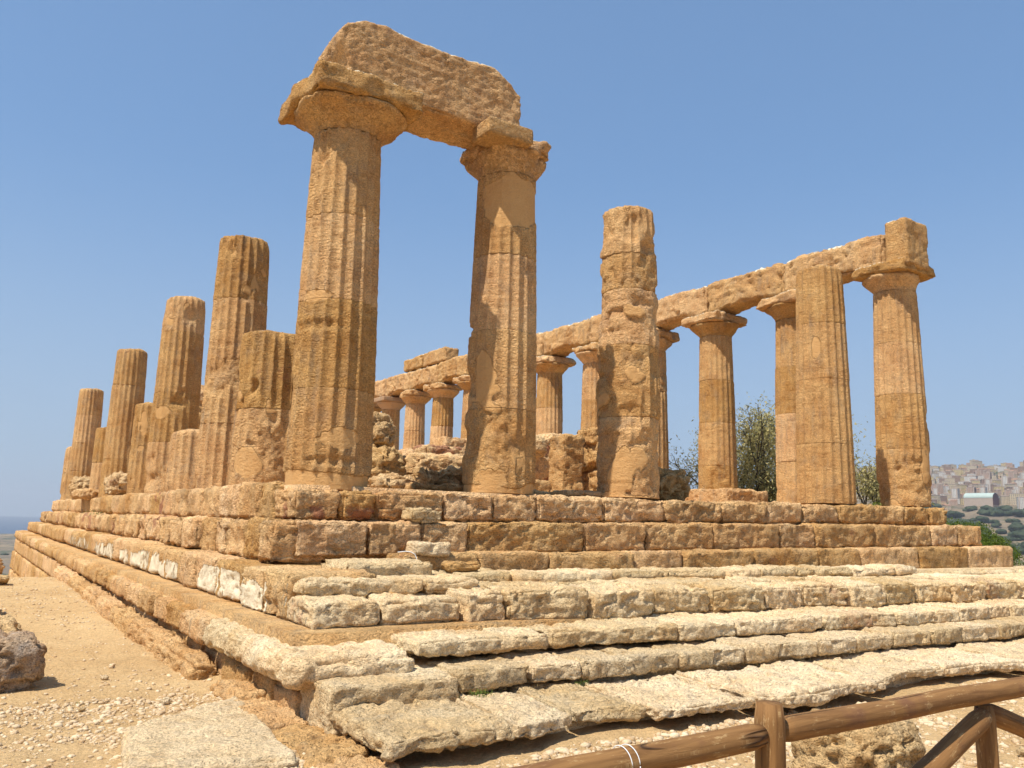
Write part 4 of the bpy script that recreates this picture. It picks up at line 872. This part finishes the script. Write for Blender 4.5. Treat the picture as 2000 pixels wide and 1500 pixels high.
def make_tree(name, base, h, rad, label, seed, leaf, nleaf, L, Wd, depth=5, lean=(0, 0, 1), stems=3, group=None, cat='tree', topbare=0.0):
    rg = np.random.default_rng(seed); out = []; tips = []
    T = rootw(name, base, label, cat, group)
    for s in range(stems):
        a = 6.28*s/stems+rg.uniform(0, 1); branches(base, np.array(lean)+np.array([math.cos(a), math.sin(a), 0])*.33*rad/3, h*.30, h*.022, depth, rg, out, tips)
    Vs = []; Fq = []; off = 0
    tips = np.array(tips)
    sc = np.array([1, 1, 1.0]); ext = tips.max(0)-np.array(base); k = h/ext[2]; kx = rad/np.abs(tips[:, :2]-np.array(base)[:2]).max()
    f = np.array([kx, kx, k]); tips = (tips-base)*f+base
    for path, r in out:
        V, F = tube((path-base)*f+base, r, 6, False); Vs.append(V); Fq.append(F[0]+off); off += len(V)
    mk('trunk', np.vstack(Vs), np.vstack(Fq), BARK, T, np.zeros((off, 3)))
    w = np.ones(len(tips)); 
    if topbare: w = np.clip(1.15-topbare*((tips[:, 2]-base[2])/h)**2, .08, 1)
    ix = rg.choice(len(tips), nleaf, p=w/w.sum()); C = tips[ix]+rg.normal(size=(nleaf, 3))*rad*.075
    V, F = rand_leaves(C, L, Wd, rg); mk('crown', V, F, leaf, T, smooth=False)
    return T
make_tree('almond_tree', (19.6, 8.2, -2.6), 7.4, 4.1, 'half bare tree with yellowing leaves behind the far colonnade', 21, ALM, 42000, .07, .038, stems=6, depth=5, topbare=.95)
make_tree('almond_bush', (20.2, 4.0, -2.6), 5.0, 1.6, 'pale leafy bush seen between the two far right columns', 23, ALM, 11000, .06, .034, stems=4, depth=5, topbare=.5, cat='bush')
def pine(base, h, rad, label, seed):
    rg = np.random.default_rng(seed); T = rootw('pine_tree', base, label, 'pine tree'); base = np.array(base)
    V, F = tube([base, base+[.2, .1, h*.4], base+[.1, 0, h*.75]], [.28, .22, .12], 10); mk('trunk', V, F, BARK, T, np.zeros((len(V), 3)))
    nc = 260; Cs = []
    u = rg.normal(size=(nc, 3)); u /= np.linalg.norm(u, axis=1, keepdims=True); u[:, 2] = np.abs(u[:, 2])*1.0-.25
    cl = u*np.array([rad, rad, h*.40])*rg.uniform(.86, 1.0, (nc, 1))+base+[0, 0, h*.62]
    out = []
    for c in cl:
        n = 260; s = rg.uniform(.35, .75); v = rg.normal(size=(n, 3)); v /= np.linalg.norm(v, axis=1, keepdims=True); v[:, 2] = v[:, 2]*.6
        out.append(c+v*s*rg.uniform(.75, 1, (n, 1)))
    C = np.vstack(out); V, F = rand_leaves(C, .055, .036, rg, up=.2); mk('crown', V, F, PINE, T, smooth=False)
    iv = IV2*np.array([rad*.88, rad*.88, h*.33])+base+[0, 0, h*.60]; 
pine((38.5, 11.3, -8.7), 9.6, 3.3, 'bright green round pine crown below the right end of the platform', 31)

# ------------------------------------------------------------------ distant scrub trees on the slope
def blob(seed, flat=.7):
    rg = np.random.default_rng(seed); Vs = []; Fs = []; off = 0
    v3, f3 = subdiv(IV2, IF2)
    for k in range(7):
        c = rg.normal(size=3)*np.array([.35, .35, .16])+[0, 0, .55*flat]; s = rg.uniform(.38, .62)
        v = v3*s*np.array([1, 1, .8]); v = v*(1+.35*fbm(v*5+seed+k, 3)[:, None])+c; v[:, 2] = np.maximum(v[:, 2], 0)
        Vs.append(v); Fs.append(f3+off); off += len(v)
    V = np.vstack(Vs); 
    n = 700; nrm = rg.integers(0, len(V), n); C = V[nrm]*1.03; C[:, 2] = np.maximum(C[:, 2], .03); Q, QF = rand_leaves(C, .07, .045, rg)
    return np.vstack([V, Q]), [np.vstack(Fs), QF+len(V)]
protos = []
for i in range(5):
    V, F = blob(50+i, [.7, .9, .6, 1.1, .7][i]); me = mk('scrub_tree', V, F, SCRUB, world=False); protos.append(me.data); bpy.data.objects.remove(me)
rg = np.random.default_rng(77)
def place(d, az): x = CAM[0]+d*math.sin(R(az)); y = CAM[1]+d*math.cos(R(az)); return x, y, float(terrain(np.array([x]), np.array([y]))[0])
nS = 0
for i in range(1500):
    d = 350*(1720/350)**rg.random(); az = rg.uniform(59.5, 66.8); x, y, z = place(d, az)
    cl = float(fbm(np.array([[x*.012, y*.012, 3.3]]), 3)[0])
    if cl < -0.10: continue
    if nS >= 290: break
    s = rg.uniform(3.0, 7.0)*(1+d/1400)
    o = bpy.data.objects.new('scrub_tree', protos[i % 5]); COL.objects.link(o); o.location = (x, y, z-.3); o.scale = (s, s, s*.75); o.rotation_euler = (0, 0, rg.uniform(0, 6.3))
    band = 'on the near valley side' if d < 750 else ('in the middle of the valley slope' if d < 1200 else 'just below the hillside town')
    setp(o, 'dark green bushy tree %s beyond the platform' % band, 'tree', 'scrub trees scattered on the valley slope'); nS += 1
for i in range(24):
    d = rg.uniform(500, 2900); az = rg.uniform(.5, 4.5); x, y, z = place(d, az); s = rg.uniform(4, 9)
    o = bpy.data.objects.new('scrub_tree', protos[i % 5]); COL.objects.link(o); o.location = (x, y, z-.3); o.scale = (s, s, s*.6)
    setp(o, 'small dark tree on the plain towards the sea at far left', 'tree', 'trees on the plain by the sea')

# ------------------------------------------------------------------ hillside town
def wall_mat(name, col, win=False):
    m, nt, b = new_mat(name); B = NB(nt); tc = B.n('ShaderNodeTexCoord'); P = tc.outputs['Object']
    n = B.noise(P, .2, 3); c = B.mix(n, tuple(v*.85 for v in col), tuple(min(1, v*1.1) for v in col))
    if win:
        sp = B.n('ShaderNodeSeparateXYZ'); B.l(P, sp.inputs[0])
        def band(v, per, lo, hi):
            f = B.math('FRACT', B.math('DIVIDE', v, per)); return B.math('MULTIPLY', B.math('GREATER_THAN', f, lo), B.math('LESS_THAN', f, hi))
        mk_ = B.math('MULTIPLY', band(sp.outputs[2], 3.1, .28, .78), band(B.math('ADD', sp.outputs[0], sp.outputs[1]), 3.3, .3, .72))
        c = B.mix(mk_, c, (.09, .08, .07))
    B.l(c, b.inputs['Base Color']); return m
WM = [wall_mat('render_cream', (.52, .42, .28), True), wall_mat('render_pink', (.44, .30, .22), True), wall_mat('render_white', (.60, .56, .50), True), wall_mat('render_yellow', (.55, .43, .22), True), wall_mat('render_brown', (.30, .19, .13), True)]
ROOF = wall_mat('roof_pale', (.42, .33, .26)); TILE = wall_mat('roof_tile', (.33, .19, .12))
def boxes(lst):
    V = []; F = []; o = 0
    for (x0, x1, y0, y1, z0, z1) in lst:
        V += [(x0, y0, z0), (x1, y0, z0), (x1, y1, z0), (x0, y1, z0), (x0, y0, z1), (x1, y0, z1), (x1, y1, z1), (x0, y1, z1)]
        F += [(o, o+3, o+2, o+1), (o+4, o+5, o+6, o+7), (o, o+1, o+5, o+4), (o+1, o+2, o+6, o+5), (o+2, o+3, o+7, o+6), (o+3, o, o+4, o+7)]; o += 8
    return np.array(V, float), np.array(F)
def proto_building(w, dp, fl, m, kind):
    H = fl*3.1; r = bpy.data.objects.new('apartment_building', None); parts = []
    V, F = boxes([(-w/2, w/2, -dp/2, dp/2, -14, H)]); parts.append(mk('walls', V, F, m, None, world=False, smooth=False))
    if kind == 'tower': V, F = boxes([(-w/2+.5, -w/2+3, -dp/2-1.2, -dp/2, 0, H), (w/2-3, w/2-.5, -dp/2-1.2, -dp/2, 0, H)]); parts.append(mk('balcony_stack', V, F, ROOF, None, world=False, smooth=False))
    if kind == 'gable':
        a = w/2+.4; b = dp/2+.4; V = np.array([(-a, -b, H), (a, -b, H), (a, b, H), (-a, b, H), (-a, 0, H+2.4), (a, 0, H+2.4)]); F4 = np.array([(0, 1, 5, 4), (2, 3, 4, 5), (3, 2, 1, 0)]); F3 = np.array([(0, 4, 3), (1, 2, 5)])
        parts.append(mk('roof', V, [F4, F3], TILE, None, world=False, smooth=False))
    else:
        V, F = boxes([(-w/2-.4, w/2+.4, -dp/2-.4, dp/2+.4, H+.01, H+.6), (-w/6, w/6, -dp/6, dp/6, H+.61, H+3)]); parts.append(mk('roof', V, F, ROOF, None, world=False, smooth=False))
    return r, parts
kinds = [(26, 12, 6, 0, 'win', 'cream six storey block'), (18, 12, 4, 1, 'gable', 'pinkish tiled roof house block'), (30, 12, 5, 2, 'band', 'whitish banded apartment block'), (15, 13, 10, 2, 'tower', 'pale slender tower block'),
         (22, 12, 5, 3, 'win', 'yellowish apartment block'), (14, 10, 3, 0, 'gable', 'low cream tiled house'), (20, 12, 6, 4, 'band', 'brown brick apartment block'), (17, 12, 9, 1, 'tower', 'pinkish tower block'), (12, 10, 3, 3, 'gable', 'low yellow tiled house'), (34, 13, 3, 0, 'win', 'long low cream building')]
pb = []
for (w, dp, fl, mi, kd, nm) in kinds: pb.append((proto_building(w, dp, fl, WM[mi], kd), nm))
cnt = 0; used = []
for i in range(6000):
    if cnt >= 285: break
    d = rg.uniform(1690, 2520); az = rg.uniform(60.0, 66.4)
    if d < 1800 and 61.9 < az < 65.2: continue
    x, y, z = place(d, az)
    k = int(rg.choice(10, p=[.13, .14, .11, .06 if d < 2300 else .06, .13, .13, .09, .05, .1, .06]))
    if d > 2250 and k in (3, 7): k = 5
    w = kinds[k][0]
    if any((x-a)**2+(y-b)**2 < ((w+c)*.29)**2 for a, b, c in used): continue
    used.append((x, y, w)); (rt, parts), nm = pb[k]
    o = bpy.data.objects.new('apartment_building', None); COL.objects.link(o); o.location = (x, y, z); o.rotation_euler = (0, 0, -R(az)+rg.choice([0, 0, .25, -.35, .6])); s = rg.uniform(.62, .85); o.scale = (s, s, s*rg.uniform(.85, 1.15))
    row = 'at the foot of the far hill' if d < 1850 else ('midway up the far hill' if d < 2200 else 'high near the ridge of the far hill')
    setp(o, '%s %s' % (nm, row), 'building', 'buildings of the hillside town')
    for p_ in parts:
        c = p_.copy(); COL.objects.link(c); c.parent = o
    cnt += 1
for (rt, parts), nm in pb:
    for p_ in parts: bpy.data.objects.remove(p_)
    bpy.data.objects.remove(rt)
# arched hall
x, y, z = place(1770, 63.25); z = z+6
HR = root('arched_hall', (x, y, z), 'large hall with pale green vaulted roof and dark red end below the town', 'hall', rz=-R(63.25)-.35)
t = np.linspace(0, math.pi, 20); L = 50; 
ya = -15*np.cos(t)*1.0; za = 7+9*np.sin(t)
V = np.vstack([np.stack([np.full(20, sx), ya, za], -1) for sx in (-L/2, L/2)]); F = np.stack([np.arange(19), np.arange(1, 20), 20+np.arange(1, 20), 20+np.arange(19)], -1)
VR = np.vstack([V, V-[0, 0, .5]]); FR = np.vstack([F, F[:, ::-1]+40])
HM = wall_mat('hall_roof_sheet', (.40, .47, .42)); RM = wall_mat('hall_red_end', (.13, .04, .035))
mk('roof', VR, FR, HM, HR, world=False, smooth=True)
V, F = boxes([(-L/2+.3, L/2-.3, -14.6, 14.6, -12, 7)]); mk('walls', V, F, ROOF, HR, world=False, smooth=False)
V = np.vstack([np.stack([np.full(20, sx), ya*.98, za-.3], -1) for sx in (L/2-1.2, L/2-.5)]); V = np.vstack([V, [[L/2-1.2, 0, 7]], [[L/2-.5, 0, 7]]]); F = np.stack([np.full(19, 41), 20+np.arange(19), 21+np.arange(19)], -1); F2 = np.stack([np.full(19, 40), 1+np.arange(19), np.arange(19)], -1)
mk('gable_end', V, [F, F2], RM, HR, world=False, smooth=False)
V, F = boxes([(L/2-.3, L/2+.2, -14, 14, -6, 7)]); mk('end_wall', V, F, RM, HR, world=False, smooth=False)
x, y, z = place(1800, 65.6)
HB = root('long_building', (x, y, z), 'plain cream long building right of the vaulted hall', 'building', rz=-R(65))
V, F = boxes([(-28, 28, -7, 7, -12, 17)]); mk('walls', V, F, WM[0], HB, world=False, smooth=False); V, F = boxes([(-28.5, 28.5, -7.5, 7.5, 17.02, 17.8)]); mk('roof', V, F, ROOF, HB, world=False, smooth=False)

# ------------------------------------------------------------------ lamp head reaching in at the left edge
LP = rootw('path_lamp', (-3.9, 26.0, -6.5), 'white lamp head reaching in at the left edge above the sea', 'lamp')
MET = new_mat('painted_metal')[0]; MET.node_tree.nodes['Principled BSDF'].inputs['Base Color'].default_value = (.55, .55, .53, 1)
b0 = np.array([-3.86, 26.0, -6.5])
V, F = tube(seg(b0, b0+[0, 0, 6.1], 8), .05, 10); mk('pole', V, F, MET, LP)
V, F = tube([b0+[0, 0, 6.05], b0+[.12, 0, 6.14], b0+[.28, -.02, 6.16], b0+[.42, -.02, 6.08]], [.04, .07, .07, .03], 10); mk('lamp_head', V, F, WH, LP)
V, F = boxes([(-17500, 17500, -17500, 17500, -145, 330)])
hmt = bpy.data.materials.new('thin_haze'); hmt.use_nodes = True; hn_ = hmt.node_tree; hn_.nodes.clear()
ho = hn_.nodes.new('ShaderNodeOutputMaterial'); pv = hn_.nodes.new('ShaderNodeVolumePrincipled'); hn_.links.new(pv.outputs[0], ho.inputs['Volume'])
pv.inputs['Color'].default_value = (0.86, 0.92, 1.0, 1); pv.inputs['Density'].default_value = 0.00011; pv.inputs['Anisotropy'].default_value = 0.2
hb = mk('haze', V, F, hmt, smooth=False); setp(hb, 'thin pale blue haze over the valley', 'haze', kind='stuff')
for o in bpy.data.objects:
    if '_org' in o: del o['_org']
